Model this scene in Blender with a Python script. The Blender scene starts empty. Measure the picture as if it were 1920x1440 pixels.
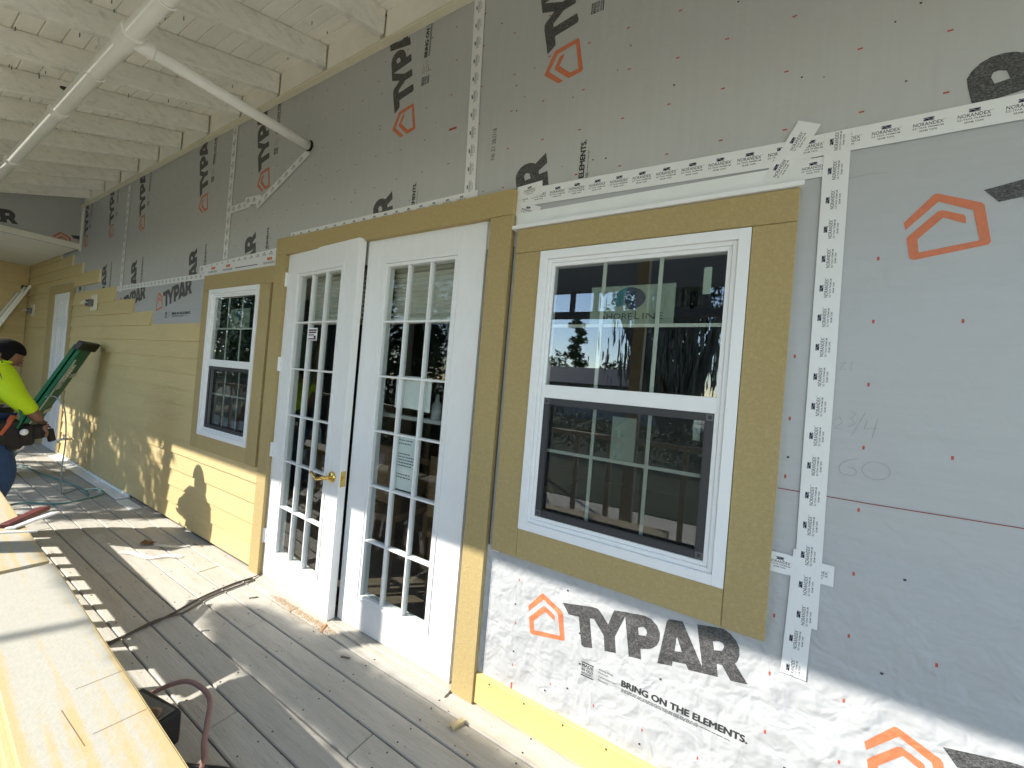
import bpy, bmesh, math, random
import numpy as np
from mathutils import Vector, Matrix, noise
random.seed(7); R_ = random.Random(7)
rad = math.radians
S = bpy.context.scene
C = S.collection

# ------------------------------------------------------------------ camera, sky, sun, exposure
cam_d = bpy.data.cameras.new('camera'); cam = bpy.data.objects.new('camera', cam_d); C.objects.link(cam)
cam_d.sensor_width = 36.0; cam_d.lens = 13.512; cam_d.clip_start = 0.02; cam_d.clip_end = 500
_rt = Vector((0.862149, 0.499678, 0.083794)); _up = Vector((-0.069254, -0.047610, 0.996462)); _f = Vector((-0.501900, 0.864902, 0.006442))
cam.matrix_world = Matrix(((_rt.x, _up.x, -_f.x, 0.0), (_rt.y, _up.y, -_f.y, -1.391), (_rt.z, _up.z, -_f.z, 1.3417), (0, 0, 0, 1)))
S.camera = cam
SUN_EL, SUN_AZ = 36.0, 225.0          # the sun stands behind the left shoulder of the photographer
W = bpy.data.worlds.new('World'); S.world = W; W.use_nodes = True
_n = W.node_tree.nodes; _l = W.node_tree.links; _n.clear()
_sky = _n.new('ShaderNodeTexSky'); _sky.sky_type = 'NISHITA'; _sky.sun_disc = False
_sky.sun_elevation = rad(SUN_EL); _sky.sun_rotation = rad(SUN_AZ); _sky.air_density = 1.0; _sky.dust_density = 0.15; _sky.ozone_density = 1.2
_bg = _n.new('ShaderNodeBackground'); _bg.inputs['Strength'].default_value = 0.15
_wo = _n.new('ShaderNodeOutputWorld'); _l.new(_sky.outputs[0], _bg.inputs[0]); _l.new(_bg.outputs[0], _wo.inputs[0])
sun_d = bpy.data.lights.new('sun', 'SUN'); sun_d.energy = 3.1; sun_d.angle = rad(0.55); sun_d.color = (1.0, 0.95, 0.87)
sun = bpy.data.objects.new('sun', sun_d); C.objects.link(sun)
_c = math.cos(rad(SUN_EL)); SUNV = Vector((_c * math.sin(rad(SUN_AZ)), _c * math.cos(rad(SUN_AZ)), math.sin(rad(SUN_EL))))
sun.rotation_euler = (-SUNV).to_track_quat('-Z', 'Y').to_euler(); sun.location = (-6, -12, 12)
S.view_settings.view_transform = 'Standard'; S.view_settings.look = 'None'; S.view_settings.gamma = 1.0
S.view_settings.use_curve_mapping = False; S.view_settings.exposure = 1.62
S.cycles.max_bounces = 10; S.cycles.diffuse_bounces = 6; S.cycles.glossy_bounces = 4; S.cycles.transparent_max_bounces = 16
S.cycles.use_denoising = True; S.cycles.sample_clamp_indirect = 6.0

# ------------------------------------------------------------------ helpers
class MB:
    def __init__(s): s.v = []; s.f = []
    def add(s, vs, fs):
        b = len(s.v); s.v += [tuple(p) for p in vs]; s.f += [tuple(i + b for i in f) for f in fs]; return s
    def box(s, x0, x1, y0, y1, z0, z1):
        return s.add([(x0,y0,z0),(x1,y0,z0),(x1,y1,z0),(x0,y1,z0),(x0,y0,z1),(x1,y0,z1),(x1,y1,z1),(x0,y1,z1)],
                     [(0,3,2,1),(4,5,6,7),(0,1,5,4),(1,2,6,5),(2,3,7,6),(3,0,4,7)])
    def obox(s, p, q, w, h, up=(0,0,1)):
        p = Vector(p); q = Vector(q); d = (q - p).normalized(); u = Vector(up); a = d.cross(u).normalized(); b = a.cross(d).normalized()
        vs = [e + a*sa*w/2 + b*sb*h/2 for e in (p, q) for sa, sb in ((-1,-1),(1,-1),(1,1),(-1,1))]
        return s.add(vs, [(0,3,2,1),(4,5,6,7),(0,1,5,4),(1,2,6,5),(2,3,7,6),(3,0,4,7)])
    def prism(s, prof, ax, a0, a1):
        # prof in the two other axes; ax 'x','y','z'
        n = len(prof); vs = []
        for a in (a0, a1):
            for (u, v) in prof:
                vs.append({'x': (a, u, v), 'y': (u, a, v), 'z': (u, v, a)}[ax])
        fs = [tuple(range(n - 1, -1, -1)), tuple(range(n, 2*n))] + [(i, (i+1) % n, n + (i+1) % n, n + i) for i in range(n)]
        return s.add(vs, fs)
    def tube(s, pts, r, seg=8, cap=True):
        pts = [Vector(p) for p in pts]; n = len(pts); vs = []; prev = None
        rr = r if isinstance(r, (list, tuple)) else [r]*n
        for i, p in enumerate(pts):
            d = (pts[min(i+1, n-1)] - pts[max(i-1, 0)]).normalized()
            if prev is None:
                a = d.cross(Vector((0,0,1)))
                if a.length < 1e-3: a = d.cross(Vector((1,0,0)))
                a.normalize()
            else:
                a = (prev - d*prev.dot(d)).normalized()
            prev = a; b = d.cross(a)
            for k in range(seg):
                t = 2*math.pi*k/seg; vs.append(p + (a*math.cos(t) + b*math.sin(t))*rr[i])
        fs = [(i*seg+k, i*seg+(k+1) % seg, (i+1)*seg+(k+1) % seg, (i+1)*seg+k) for i in range(n-1) for k in range(seg)]
        if cap: fs += [tuple(range(seg-1, -1, -1)), tuple(range((n-1)*seg, n*seg))]
        return s.add(vs, fs)
    def ball(s, c, rx, ry, rz, n=12, m=8):
        vs = []; fs = []
        for j in range(m+1):
            a = math.pi*j/m
            for i in range(n):
                b = 2*math.pi*i/n; vs.append((c[0]+rx*math.sin(a)*math.cos(b), c[1]+ry*math.sin(a)*math.sin(b), c[2]+rz*math.cos(a)))
        for j in range(m):
            for i in range(n): fs.append((j*n+i, j*n+(i+1) % n, (j+1)*n+(i+1) % n, (j+1)*n+i))
        return s.add(vs, fs)
    def ring(s, x0, x1, z0, z1, w, y0, y1, wb=None):
        wb = w if wb is None else wb
        s.box(x0, x0+w, y0, y1, z0, z1); s.box(x1-w, x1, y0, y1, z0, z1)
        s.box(x0+w, x1-w, y0, y1, z0, z0+wb); return s.box(x0+w, x1-w, y0, y1, z1-w, z1)
    def mesh(s, name, bevel=0.0, smooth=False):
        m = bpy.data.meshes.new(name); m.from_pydata(s.v, [], s.f); m.update()
        if bevel > 0:
            b = bmesh.new(); b.from_mesh(m); bmesh.ops.bevel(b, geom=list(b.edges), offset=bevel, segments=1, affect='EDGES', clamp_overlap=True)
            b.to_mesh(m); b.free()
        if smooth:
            m.polygons.foreach_set('use_smooth', [True]*len(m.polygons)); m.update()
        return m

ROOT = {}
def root(name, label, cat, loc=(0,0,0), group=None):
    o = bpy.data.objects.new(name, None); C.objects.link(o); o.location = loc; o.empty_display_size = 0.1
    o['label'] = label; o['category'] = cat
    if group: o['group'] = group
    ROOT[o.name] = Vector(loc); return o
def link(name, mesh, m, parent=None, loc=None, rot=None, label=None):
    if m is not None and not mesh.materials: mesh.materials.append(m)
    o = bpy.data.objects.new(name, mesh); C.objects.link(o)
    base = Vector(loc) if loc is not None else Vector((0,0,0))
    if parent is not None:
        o.parent = parent
        if parent.name in ROOT: base = base - ROOT[parent.name]
    o.location = base
    if rot: o.rotation_euler = rot
    if label: o['label'] = label
    return o
def obj(name, mb, m, parent=None, bevel=0.0, smooth=False, loc=None, rot=None, label=None):
    return link(name, mb.mesh(name, bevel, smooth), m, parent, loc, rot, label)
def tag(o, label, cat, group=None, kind=None):
    if label: o['label'] = label
    if cat: o['category'] = cat
    if group: o['group'] = group
    if kind: o['kind'] = kind
    return o

# ------------------------------------------------------------------ materials
MATS = {}
def mat(name, col, rough=0.6, metal=0.0, var=0.0, vscale=6.0, stretch=(1,1,1), bump=0.0, bscale=30.0, bstretch=(1,1,1), dark=None, dscale=3.0, damt=0.0, spec=0.5, rnd=0.0, dthr=(0.5,0.7)):
    m = bpy.data.materials.new(name); m.use_nodes = True; nt = m.node_tree; N = nt.nodes; L = nt.links
    p = N['Principled BSDF']; p.inputs['Roughness'].default_value = rough; p.inputs['Metallic'].default_value = metal
    p.inputs['Specular IOR Level'].default_value = spec
    p.inputs['Base Color'].default_value = (*col, 1)
    geo = N.new('ShaderNodeNewGeometry')
    def coords(st):
        mp = N.new('ShaderNodeVectorMath'); mp.operation = 'MULTIPLY'; mp.inputs[1].default_value = st; L.new(geo.outputs['Position'], mp.inputs[0]); return mp.outputs[0]
    cur = None
    def rgb(c):
        n = N.new('ShaderNodeRGB'); n.outputs[0].default_value = (*c, 1); return n.outputs[0]
    cur = rgb(col)
    def scale_col(cur, fac_socket):
        n = N.new('ShaderNodeVectorMath'); n.operation = 'SCALE'; L.new(cur, n.inputs[0]); L.new(fac_socket, n.inputs['Scale']); return n.outputs[0]
    if var > 0:
        t = N.new('ShaderNodeTexNoise'); t.inputs['Scale'].default_value = vscale; t.inputs['Detail'].default_value = 6; t.inputs['Roughness'].default_value = 0.65
        L.new(coords(stretch), t.inputs['Vector'])
        mr = N.new('ShaderNodeMapRange'); mr.inputs[1].default_value = 0.25; mr.inputs[2].default_value = 0.75; mr.inputs[3].default_value = 1-var; mr.inputs[4].default_value = 1+var
        L.new(t.outputs['Fac'], mr.inputs[0]); cur = scale_col(cur, mr.outputs[0])
    if rnd > 0:
        oi = N.new('ShaderNodeObjectInfo'); mr = N.new('ShaderNodeMapRange'); mr.inputs[3].default_value = 1-rnd; mr.inputs[4].default_value = 1+rnd*0.6
        L.new(oi.outputs['Random'], mr.inputs[0]); cur = scale_col(cur, mr.outputs[0])
    if dark is not None:
        t = N.new('ShaderNodeTexNoise'); t.inputs['Scale'].default_value = dscale; t.inputs['Detail'].default_value = 8; t.inputs['Roughness'].default_value = 0.7; t.inputs['Distortion'].default_value = 0.4
        L.new(coords((1.0,1.0,1.0) if stretch == (1,1,1) else stretch), t.inputs['Vector'])
        mr = N.new('ShaderNodeMapRange'); mr.inputs[1].default_value = dthr[0]; mr.inputs[2].default_value = dthr[1]; mr.inputs[3].default_value = 0; mr.inputs[4].default_value = damt
        L.new(t.outputs['Fac'], mr.inputs[0])
        mx = N.new('ShaderNodeMix'); mx.data_type = 'RGBA'; L.new(mr.outputs[0], mx.inputs['Factor']); L.new(cur, mx.inputs['A']); mx.inputs['B'].default_value = (*dark, 1); cur = mx.outputs['Result']
    L.new(cur, p.inputs['Base Color'])
    if bump > 0:
        t = N.new('ShaderNodeTexNoise'); t.inputs['Scale'].default_value = bscale; t.inputs['Detail'].default_value = 5
        L.new(coords(bstretch), t.inputs['Vector'])
        b = N.new('ShaderNodeBump'); b.inputs['Strength'].default_value = bump; b.inputs['Distance'].default_value = 0.01
        L.new(t.outputs['Fac'], b.inputs['Height']); L.new(b.outputs[0], p.inputs['Normal'])
    MATS[name] = m; return m
def wrinkle(m, strength=0.5, dist=0.02, fine=0.25):
    nt = m.node_tree; N = nt.nodes; L = nt.links; p = N['Principled BSDF']; geo = N.new('ShaderNodeNewGeometry')
    t = N.new('ShaderNodeTexNoise'); t.inputs['Scale'].default_value = 7.0; t.inputs['Detail'].default_value = 3; t.inputs['Distortion'].default_value = 0.35
    L.new(geo.outputs['Position'], t.inputs['Vector'])
    t2 = N.new('ShaderNodeTexNoise'); t2.inputs['Scale'].default_value = 17; t2.inputs['Detail'].default_value = 2.0; t2.inputs['Distortion'].default_value = 0.5
    L.new(geo.outputs['Position'], t2.inputs['Vector'])
    # only the loose lower sheet is crumpled; the taut sheets above show next to none
    sx = N.new('ShaderNodeSeparateXYZ'); L.new(geo.outputs['Position'], sx.inputs[0])
    mr = N.new('ShaderNodeMapRange'); mr.inputs[1].default_value = 1.1; mr.inputs[2].default_value = 0.55; mr.inputs[3].default_value = 0.18; mr.inputs[4].default_value = 1.0
    L.new(sx.outputs[2], mr.inputs[0])
    ad = N.new('ShaderNodeMath'); ad.operation = 'MULTIPLY_ADD'; L.new(t.outputs['Fac'], ad.inputs[0]); ad.inputs[1].default_value = 2.2; L.new(t2.outputs['Fac'], ad.inputs[2])
    b = N.new('ShaderNodeBump'); b.inputs['Distance'].default_value = dist; L.new(ad.outputs[0], b.inputs['Height'])
    ml = N.new('ShaderNodeMath'); ml.operation = 'MULTIPLY'; ml.inputs[1].default_value = strength; L.new(mr.outputs[0], ml.inputs[0]); L.new(ml.outputs[0], b.inputs['Strength'])
    L.new(b.outputs[0], p.inputs['Normal'])
def glass(name, tint=(0.86,0.92,0.89), ior=1.55):
    m = bpy.data.materials.new(name); m.use_nodes = True; N = m.node_tree.nodes; L = m.node_tree.links
    N.remove(N['Principled BSDF']); out = N['Material Output']
    t = N.new('ShaderNodeBsdfTransparent'); t.inputs[0].default_value = (*tint, 1)
    g = N.new('ShaderNodeBsdfGlossy'); g.inputs['Roughness'].default_value = 0.0; g.inputs[0].default_value = (0.95,0.97,1,1)
    geo = N.new('ShaderNodeNewGeometry'); tn = N.new('ShaderNodeTexNoise'); tn.inputs['Scale'].default_value = 2.2; tn.inputs['Detail'].default_value = 0.0
    L.new(geo.outputs['Position'], tn.inputs['Vector']); bp = N.new('ShaderNodeBump'); bp.inputs['Strength'].default_value = 0.02; bp.inputs['Distance'].default_value = 0.02
    L.new(tn.outputs['Fac'], bp.inputs['Height']); L.new(bp.outputs[0], g.inputs['Normal'])
    fr = N.new('ShaderNodeFresnel'); mi = N.new('ShaderNodeMapRange'); mi.inputs[3].default_value = ior; mi.inputs[4].default_value = 1/ior
    L.new(geo.outputs['Backfacing'], mi.inputs[0]); L.new(mi.outputs[0], fr.inputs[0])   # a pane mirrors alike from both sides
    mx = N.new('ShaderNodeMixShader'); L.new(fr.outputs[0], mx.inputs[0]); L.new(t.outputs[0], mx.inputs[1]); L.new(g.outputs[0], mx.inputs[2]); L.new(mx.outputs[0], out.inputs[0]); MATS[name] = m; return m
def veil(name, col, fac):
    m = bpy.data.materials.new(name); m.use_nodes = True; N = m.node_tree.nodes; L = m.node_tree.links
    p = N['Principled BSDF']; p.inputs['Base Color'].default_value = (*col, 1); p.inputs['Roughness'].default_value = 0.7; out = N['Material Output']
    t = N.new('ShaderNodeBsdfTransparent'); mx = N.new('ShaderNodeMixShader'); mx.inputs[0].default_value = fac
    L.new(t.outputs[0], mx.inputs[1]); L.new(p.outputs[0], mx.inputs[2]); L.new(mx.outputs[0], out.inputs[0]); return m

m_wrap = mat('house_wrap', (0.455,0.455,0.44), 0.42, var=0.035, vscale=5, stretch=(9,1,0.5), spec=0.55); wrinkle(m_wrap, 0.55, 0.020)
m_wraph = mat('house_wrap_lower', (0.42,0.425,0.425), 0.40, var=0.03, vscale=5, stretch=(0.5,1,9), spec=0.55); wrinkle(m_wraph, 0.55, 0.020)
m_ink = mat('black_ink', (0.028,0.026,0.024), 0.55, var=0.5, vscale=60, dark=(0.27,0.27,0.27), dscale=190, damt=0.75, dthr=(0.45,0.72), stretch=(1,1,2.2)); wrinkle(m_ink, 0.5, 0.02)
m_ink2 = mat('black_small_ink', (0.03,0.03,0.03), 0.6)
m_navy = mat('navy_ink', (0.012,0.014,0.05), 0.6)
m_orange = mat('orange_ink', (0.58,0.165,0.07), 0.5, var=0.12, vscale=90); wrinkle(m_orange, 0.5, 0.02)
m_redtick = mat('red_ink', (0.42,0.07,0.04), 0.6)
m_tape = mat('seam_tape', (0.74,0.74,0.72), 0.34, var=0.03, vscale=14, bump=0.12, bscale=25)
m_trim = mat('ochre_trim', (0.415,0.312,0.133), 0.75, var=0.10, vscale=130, dark=(0.60,0.48,0.23), dscale=70, damt=0.35, dthr=(0.48,0.75), bump=0.3, bscale=220, rnd=0.06)
m_siding = mat('yellow_siding', (0.585,0.455,0.215), 0.62, var=0.05, vscale=5, stretch=(0.6,1,3), dark=(0.33,0.25,0.10), dscale=3.2, damt=0.35, dthr=(0.60,0.80), bump=0.25, bscale=20, bstretch=(0.5,4,9), rnd=0.05)
m_white = mat('white_paint', (0.80,0.795,0.775), 0.42, var=0.03, vscale=12, stretch=(3,1,0.8), dark=(0.50,0.47,0.42), dscale=6, damt=0.25, dthr=(0.62,0.85), bump=0.06, bscale=60, bstretch=(3,1,0.3))
m_vinyl = mat('white_vinyl', (0.83,0.83,0.82), 0.35, var=0.015, vscale=10)
m_flash = mat('white_flashing', (0.78,0.79,0.77), 0.4, var=0.04, vscale=8)
m_grille = mat('grille_bar', (0.62,0.66,0.60), 0.5)
m_screen = mat('screen_frame', (0.035,0.035,0.038), 0.5, var=0.1, vscale=30)
m_screenclip = mat('screen_corner', (0.11,0.105,0.105), 0.5)
m_mesh = veil('screen_mesh', (0.03,0.03,0.03), 0.22)
m_glass = glass('window_glass', (0.90,0.92,0.90), 1.8)
m_glassd = glass('door_glass', (0.90,0.93,0.92), 1.33)
m_rafter = mat('whitewashed_rafter', (0.86,0.83,0.74), 0.75, var=0.07, vscale=4, stretch=(1,3,6), dark=(0.36,0.33,0.27), dscale=5.5, damt=0.6, dthr=(0.52,0.80), bump=0.4, bscale=28, bstretch=(2,1,8), rnd=0.05)
m_ceil = mat('white_ceiling_board', (0.90,0.875,0.79), 0.7, var=0.05, vscale=9, stretch=(0.6,3,1), dark=(0.52,0.48,0.40), dscale=7, damt=0.4, dthr=(0.6,0.8), bump=0.2, bscale=20, rnd=0.05)
m_ledger = mat('cream_ledger', (0.86,0.83,0.72), 0.7, var=0.05, vscale=9, dark=(0.42,0.39,0.32), dscale=7, damt=0.5, dthr=(0.6,0.75), bump=0.2, bscale=30)
m_strip = mat('yellow_strip', (0.70,0.64,0.46), 0.65, var=0.06, vscale=16)
m_soffit = mat('white_soffit', (0.80,0.77,0.66), 0.6, var=0.05, vscale=4, stretch=(4,0.7,1))
m_pipe = mat('white_pipe', (0.86,0.84,0.77), 0.5, var=0.04, vscale=10, stretch=(0.6,2,2))
m_iron = mat('dark_iron', (0.05,0.045,0.04), 0.5, metal=0.4)
m_deck = mat('weathered_deck', (0.47,0.445,0.39), 0.72, var=0.10, vscale=6, stretch=(0.7,5,1), dark=(0.25,0.215,0.16), dscale=4.5, damt=0.5, dthr=(0.5,0.78), bump=0.3, bscale=30, bstretch=(0.6,7,1), rnd=0.10)
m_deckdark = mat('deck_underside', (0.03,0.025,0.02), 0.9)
m_brass = mat('brass', (0.78,0.55,0.16), 0.22, metal=1.0)
m_metal = mat('aluminium', (0.62,0.62,0.60), 0.38, metal=0.85, var=0.08, vscale=20)
m_green = mat('green_fibreglass', (0.0,0.13,0.055), 0.38, var=0.12, vscale=10)
m_black = mat('black_plastic', (0.018,0.018,0.018), 0.45)
m_dark = mat('dark_gap', (0.012,0.011,0.01), 0.9)
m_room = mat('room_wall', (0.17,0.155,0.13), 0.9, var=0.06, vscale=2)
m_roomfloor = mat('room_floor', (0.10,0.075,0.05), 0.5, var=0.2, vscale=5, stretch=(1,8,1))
m_roomtrim = mat('room_trim', (0.45,0.43,0.40), 0.6)
m_wood = mat('brown_wood', (0.22,0.12,0.055), 0.5, var=0.25, vscale=8, stretch=(0.8,6,6))
m_rail = mat('tan_rail', (0.46,0.39,0.27), 0.65, var=0.12, vscale=8, stretch=(0.6,5,5))
m_paper = mat('paper', (0.80,0.80,0.78), 0.7)
m_blind = mat('window_blind', (0.66,0.63,0.55), 0.8, var=0.06, vscale=20, stretch=(0.2,1,9))

# ------------------------------------------------------------------ flat lettering
_tc = {}
def text2d(s):
    if s in _tc: return _tc[s]
    cu = bpy.data.curves.new('t', 'FONT'); cu.body = s; cu.resolution_u = 3; cu.size = 1.0
    o = bpy.data.objects.new('t', cu); m = o.to_mesh()
    vs = np.array([v.co[:2] for v in m.vertices]); fs = [tuple(p.vertices) for p in m.polygons]; o.to_mesh_clear()
    bpy.data.objects.remove(o); bpy.data.curves.remove(cu)
    mn = vs.min(0); mxv = vs.max(0); vs = (vs - mn) / (mxv - mn); _tc[s] = (vs, fs); return _tc[s]
_tb = {}
def textb(s, off):
    k = (s, off)
    if k in _tb: return _tb[k]
    cu = bpy.data.curves.new('t', 'FONT'); cu.body = s; cu.resolution_u = 3; cu.size = 1.0; cu.offset = off; cu.space_character = 1.06
    o = bpy.data.objects.new('t', cu); m = o.to_mesh()
    vs = np.array([v.co[:2] for v in m.vertices]); fs = [tuple(p.vertices) for p in m.polygons]; o.to_mesh_clear()
    bpy.data.objects.remove(o); bpy.data.curves.remove(cu)
    mn = vs.min(0); mxv = vs.max(0); vs = (vs - mn) / (mxv - mn); _tb[k] = (vs, fs); return _tb[k]
class P2:
    """flat print in (u, v); laid on a wall by put()"""
    def __init__(s): s.v = []; s.f = []
    def raw(s, vs, fs):
        b = len(s.v); s.v += [tuple(p) for p in vs]; s.f += [tuple(i + b for i in f) for f in fs]
    def text(s, t, u0, u1, v0, v1, bold=0.0):
        vs, fs = textb(t, bold) if bold else text2d(t)
        s.raw([(u0 + p[0]*(u1-u0), v0 + p[1]*(v1-v0)) for p in vs], fs)
    def rect(s, u0, u1, v0, v1): s.raw([(u0,v0),(u1,v0),(u1,v1),(u0,v1)], [(0,1,2,3)])
    def poly(s, out, holes=()):
        from mathutils.geometry import tessellate_polygon
        loops = [[Vector((p[0], p[1], 0)) for p in out]] + [[Vector((p[0], p[1], 0)) for p in h] for h in holes]
        flat = [tuple(p[:2]) for l in loops for p in l]
        s.raw(flat, [tuple(t) for t in tessellate_polygon(loops)])
    def line(s, pts, w):
        for a, b in zip(pts[:-1], pts[1:]):
            d = Vector((b[0]-a[0], b[1]-a[1])); 
            if d.length < 1e-6: continue
            d.normalize(); n = Vector((-d.y, d.x))*w/2; e = d*w*0.3
            s.raw([(a[0]-e.x-n.x, a[1]-e.y-n.y), (b[0]+e.x-n.x, b[1]+e.y-n.y), (b[0]+e.x+n.x, b[1]+e.y+n.y), (a[0]-e.x+n.x, a[1]-e.y+n.y)], [(0,1,2,3)])
    def put(s, fn, mb=None):
        mb = mb or MB(); return mb.add([fn(*p) for p in s.v], s.f)

TYP = [(-0.516,0.528),(-0.404,0.553),(-0.391,0.554),(-0.380,0.554),(-0.371,0.548),(-0.338,0.513),(-0.321,0.570),(-0.274,0.580),(-0.268,0.580),(-0.239,0.586),(-0.217,0.589),(-0.194,0.586),(-0.174,0.571),(-0.163,0.550),(-0.163,0.526),(-0.171,0.504),(-0.185,0.489),(-0.199,0.481),(-0.222,0.473),(-0.216,0.438),(-0.258,0.431),(-0.281,0.563),(-0.311,0.479),(-0.303,0.423),(-0.343,0.415),(-0.351,0.468),(-0.391,0.512),(-0.407,0.509),(-0.389,0.406),(-0.419,0.397),(-0.430,0.401),(-0.449,0.499),(-0.489,0.493)]
P_HOLE = [(-0.235,0.541),(-0.217,0.550),(-0.208,0.545),(-0.204,0.534),(-0.208,0.523),(-0.231,0.517)]
AR = [(-0.145,0.597),(-0.138,0.607),(-0.130,0.609),(-0.097,0.615),(-0.030,0.493),(-0.054,0.622),(-0.001,0.633),(0.022,0.636),(0.040,0.628),(0.056,0.614),(0.066,0.595),(0.068,0.573),(0.064,0.553),(0.058,0.543),(0.095,0.495),(0.050,0.486),(0.024,0.523),(0.009,0.521),(0.015,0.482),(-0.069,0.467),(-0.077,0.482),(-0.118,0.474),(-0.118,0.459),(-0.164,0.448)]
A_HOLE = [(-0.111,0.560),(-0.092,0.516),(-0.114,0.510)]
R_HOLE = [(-0.006,0.586),(0.012,0.593),(0.023,0.590),(0.026,0.581),(0.021,0.567),(-0.001,0.560)]
LOGO = [(-0.661,0.464),(-0.606,0.533),(-0.599,0.534),(-0.519,0.497),(-0.513,0.490),(-0.497,0.395),(-0.501,0.387),(-0.635,0.360),(-0.644,0.365),(-0.653,0.420),(-0.648,0.428),(-0.597,0.485),(-0.588,0.488),(-0.548,0.470),(-0.544,0.463),(-0.543,0.446),(-0.585,0.468),(-0.631,0.416),(-0.627,0.380),(-0.517,0.400),(-0.532,0.479),(-0.596,0.512),(-0.656,0.444)]
blk = P2(); blk.poly(TYP, [P_HOLE]); blk.poly(AR, [A_HOLE, R_HOLE])
lg = P2(); lg.poly(LOGO)
sm = P2()
sm.rect(-0.423,-0.377,0.340,0.344); sm.text('MADE', -0.422,-0.378,0.327,0.338, 0.03); sm.text('IN OLD', -0.422,-0.378,0.311,0.322, 0.03)
sm.rect(-0.423,-0.377,0.324,0.3255); sm.text('HICKORY', -0.422,-0.378,0.300,0.308, 0.03); sm.rect(-0.423,-0.377,0.293,0.2975)
for t, v, w in (('Building Wraps', 0.338, 0.052), ('Flashings', 0.327, 0.034), ('Construction Tape', 0.313, 0.064), ('Fasteners', 0.301, 0.036)): sm.text(t, -0.358, -0.358+w, v, v+0.0068)
rr = random.Random(3)
for v, w in ((0.3085, 0.245), (0.3045, 0.335), (0.3005, 0.245)):     # three lines of very small type
    u = -0.275
    while u < -0.275 + w:
        l = rr.uniform(0.006, 0.02); sm.rect(u, min(u+l, -0.275+w), v, v+0.0022); u += l + 0.0022
br = P2(); br.text('BRING ON THE ELEMENTS.', -0.2745, 0.1045, 0.3190, 0.3400)
FRONT = lambda dx, dz, y: (lambda u, v: (dx + u, y, dz + v))
VERT = lambda x0, z0, y: (lambda u, v: (x0 - v, y, z0 + u))
def clip_mb(mb, planes):
    bm = bmesh.new(); vs = [bm.verts.new(v) for v in mb.v]
    for f in mb.f:
        try: bm.faces.new([vs[i] for i in f])
        except ValueError: pass
    for co, no in planes:
        bmesh.ops.bisect_plane(bm, geom=list(bm.verts)+list(bm.edges)+list(bm.faces), plane_co=co, plane_no=no, clear_outer=True)
    bm.verts.index_update(); o = MB(); o.add([tuple(v.co) for v in bm.verts], [tuple(v.index for v in f.verts) for f in bm.faces]); bm.free(); return o

# tape unit print: u along the tape, v across (tape 0.062 wide)
nmark = P2(); nmark.rect(-0.0095,0.0095,0.010,0.0185)
nwav = [(-0.0085+0.017*i/14, 0.01425+0.0026*math.sin(2*math.pi*i/14)) for i in range(15)]
nwhite = P2(); nwhite.line(nwav, 0.0018)
ntext = P2(); ntext.text('NORANDEX', -0.028, 0.027, -0.0015, 0.0075, 0.012); ntext.text('TM', 0.0275, 0.031, 0.006, 0.008)
ntext.text('EZ-TEAR PREMIUM', -0.028, 0.027, -0.0082, -0.0040, 0.01); ntext.text('SEAM TAPE', -0.016, 0.016, -0.0158, -0.0115, 0.015)

# ------------------------------------------------------------------ terrain
g = MB(); n_ = 60
obj('ground', g.box(-160, 160, -200, 200, -0.60, -0.40), mat('bounce_ground', (0.64,0.59,0.49), 0.95, var=0.25, vscale=2.5, dark=(0.10,0.13,0.05), dscale=0.35, damt=0.4, dthr=(0.52,0.62)))['kind'] = 'structure'  # ground colour lightened to bounce light up under the porch roof

lawn = obj('lawn', MB().box(-70, 60, -23.5, -4.6, -0.45, -0.385), mat('lawn_grass', (0.045,0.060,0.022), 0.95, var=0.5, vscale=3, dark=(0.10,0.085,0.05), dscale=0.8, damt=0.5), None); lawn['kind'] = 'structure'
# ------------------------------------------------------------------ the house
house = root('house', 'yellow sided house being reclad, silver printed house wrap round white french doors and two windows', 'house', (-2, 0.1, 0))
# openings: large window, french doors, small window
LW = (-0.722, 0.010, 0.771, 1.900); SW = (-3.613, -2.877, 0.767, 1.898); DR = (-2.590, -0.985, -0.02, 2.088)
w = MB()
for x0, x1, z0, z1 in ((-10.3,SW[0],-0.4,3.42),(SW[0],SW[1],-0.4,SW[2]),(SW[0],SW[1],SW[3],3.42),(SW[1],DR[0],-0.4,3.42),(DR[0],DR[1],-0.4,DR[2]),(DR[0],DR[1],DR[3],3.42),(DR[1],LW[0],-0.4,3.42),(LW[0],LW[1],-0.4,LW[2]),(LW[0],LW[1],LW[3],3.42),(LW[1],3.2,-0.4,3.42)):
    w.box(x0, x1, 0.032, 0.16, z0, z1)
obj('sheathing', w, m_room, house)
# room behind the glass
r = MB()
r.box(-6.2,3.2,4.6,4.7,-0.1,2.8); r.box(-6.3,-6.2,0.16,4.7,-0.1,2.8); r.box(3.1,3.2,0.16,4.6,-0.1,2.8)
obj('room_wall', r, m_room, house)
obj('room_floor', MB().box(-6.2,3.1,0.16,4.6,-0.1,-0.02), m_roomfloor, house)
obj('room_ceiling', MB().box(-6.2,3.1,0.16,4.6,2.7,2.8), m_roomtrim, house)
obj('roof_cover', MB().add([(-10.4,0.032,3.425),(3.3,0.032,3.425),(3.3,5,4.6),(-10.4,5,4.6),(-10.4,0.032,3.46),(3.3,0.032,3.46),(3.3,5,4.64),(-10.4,5,4.64)], [(0,3,2,1),(4,5,6,7),(0,1,5,4),(1,2,6,5),(2,3,7,6),(3,0,4,7)]), m_deckdark, house)

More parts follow.
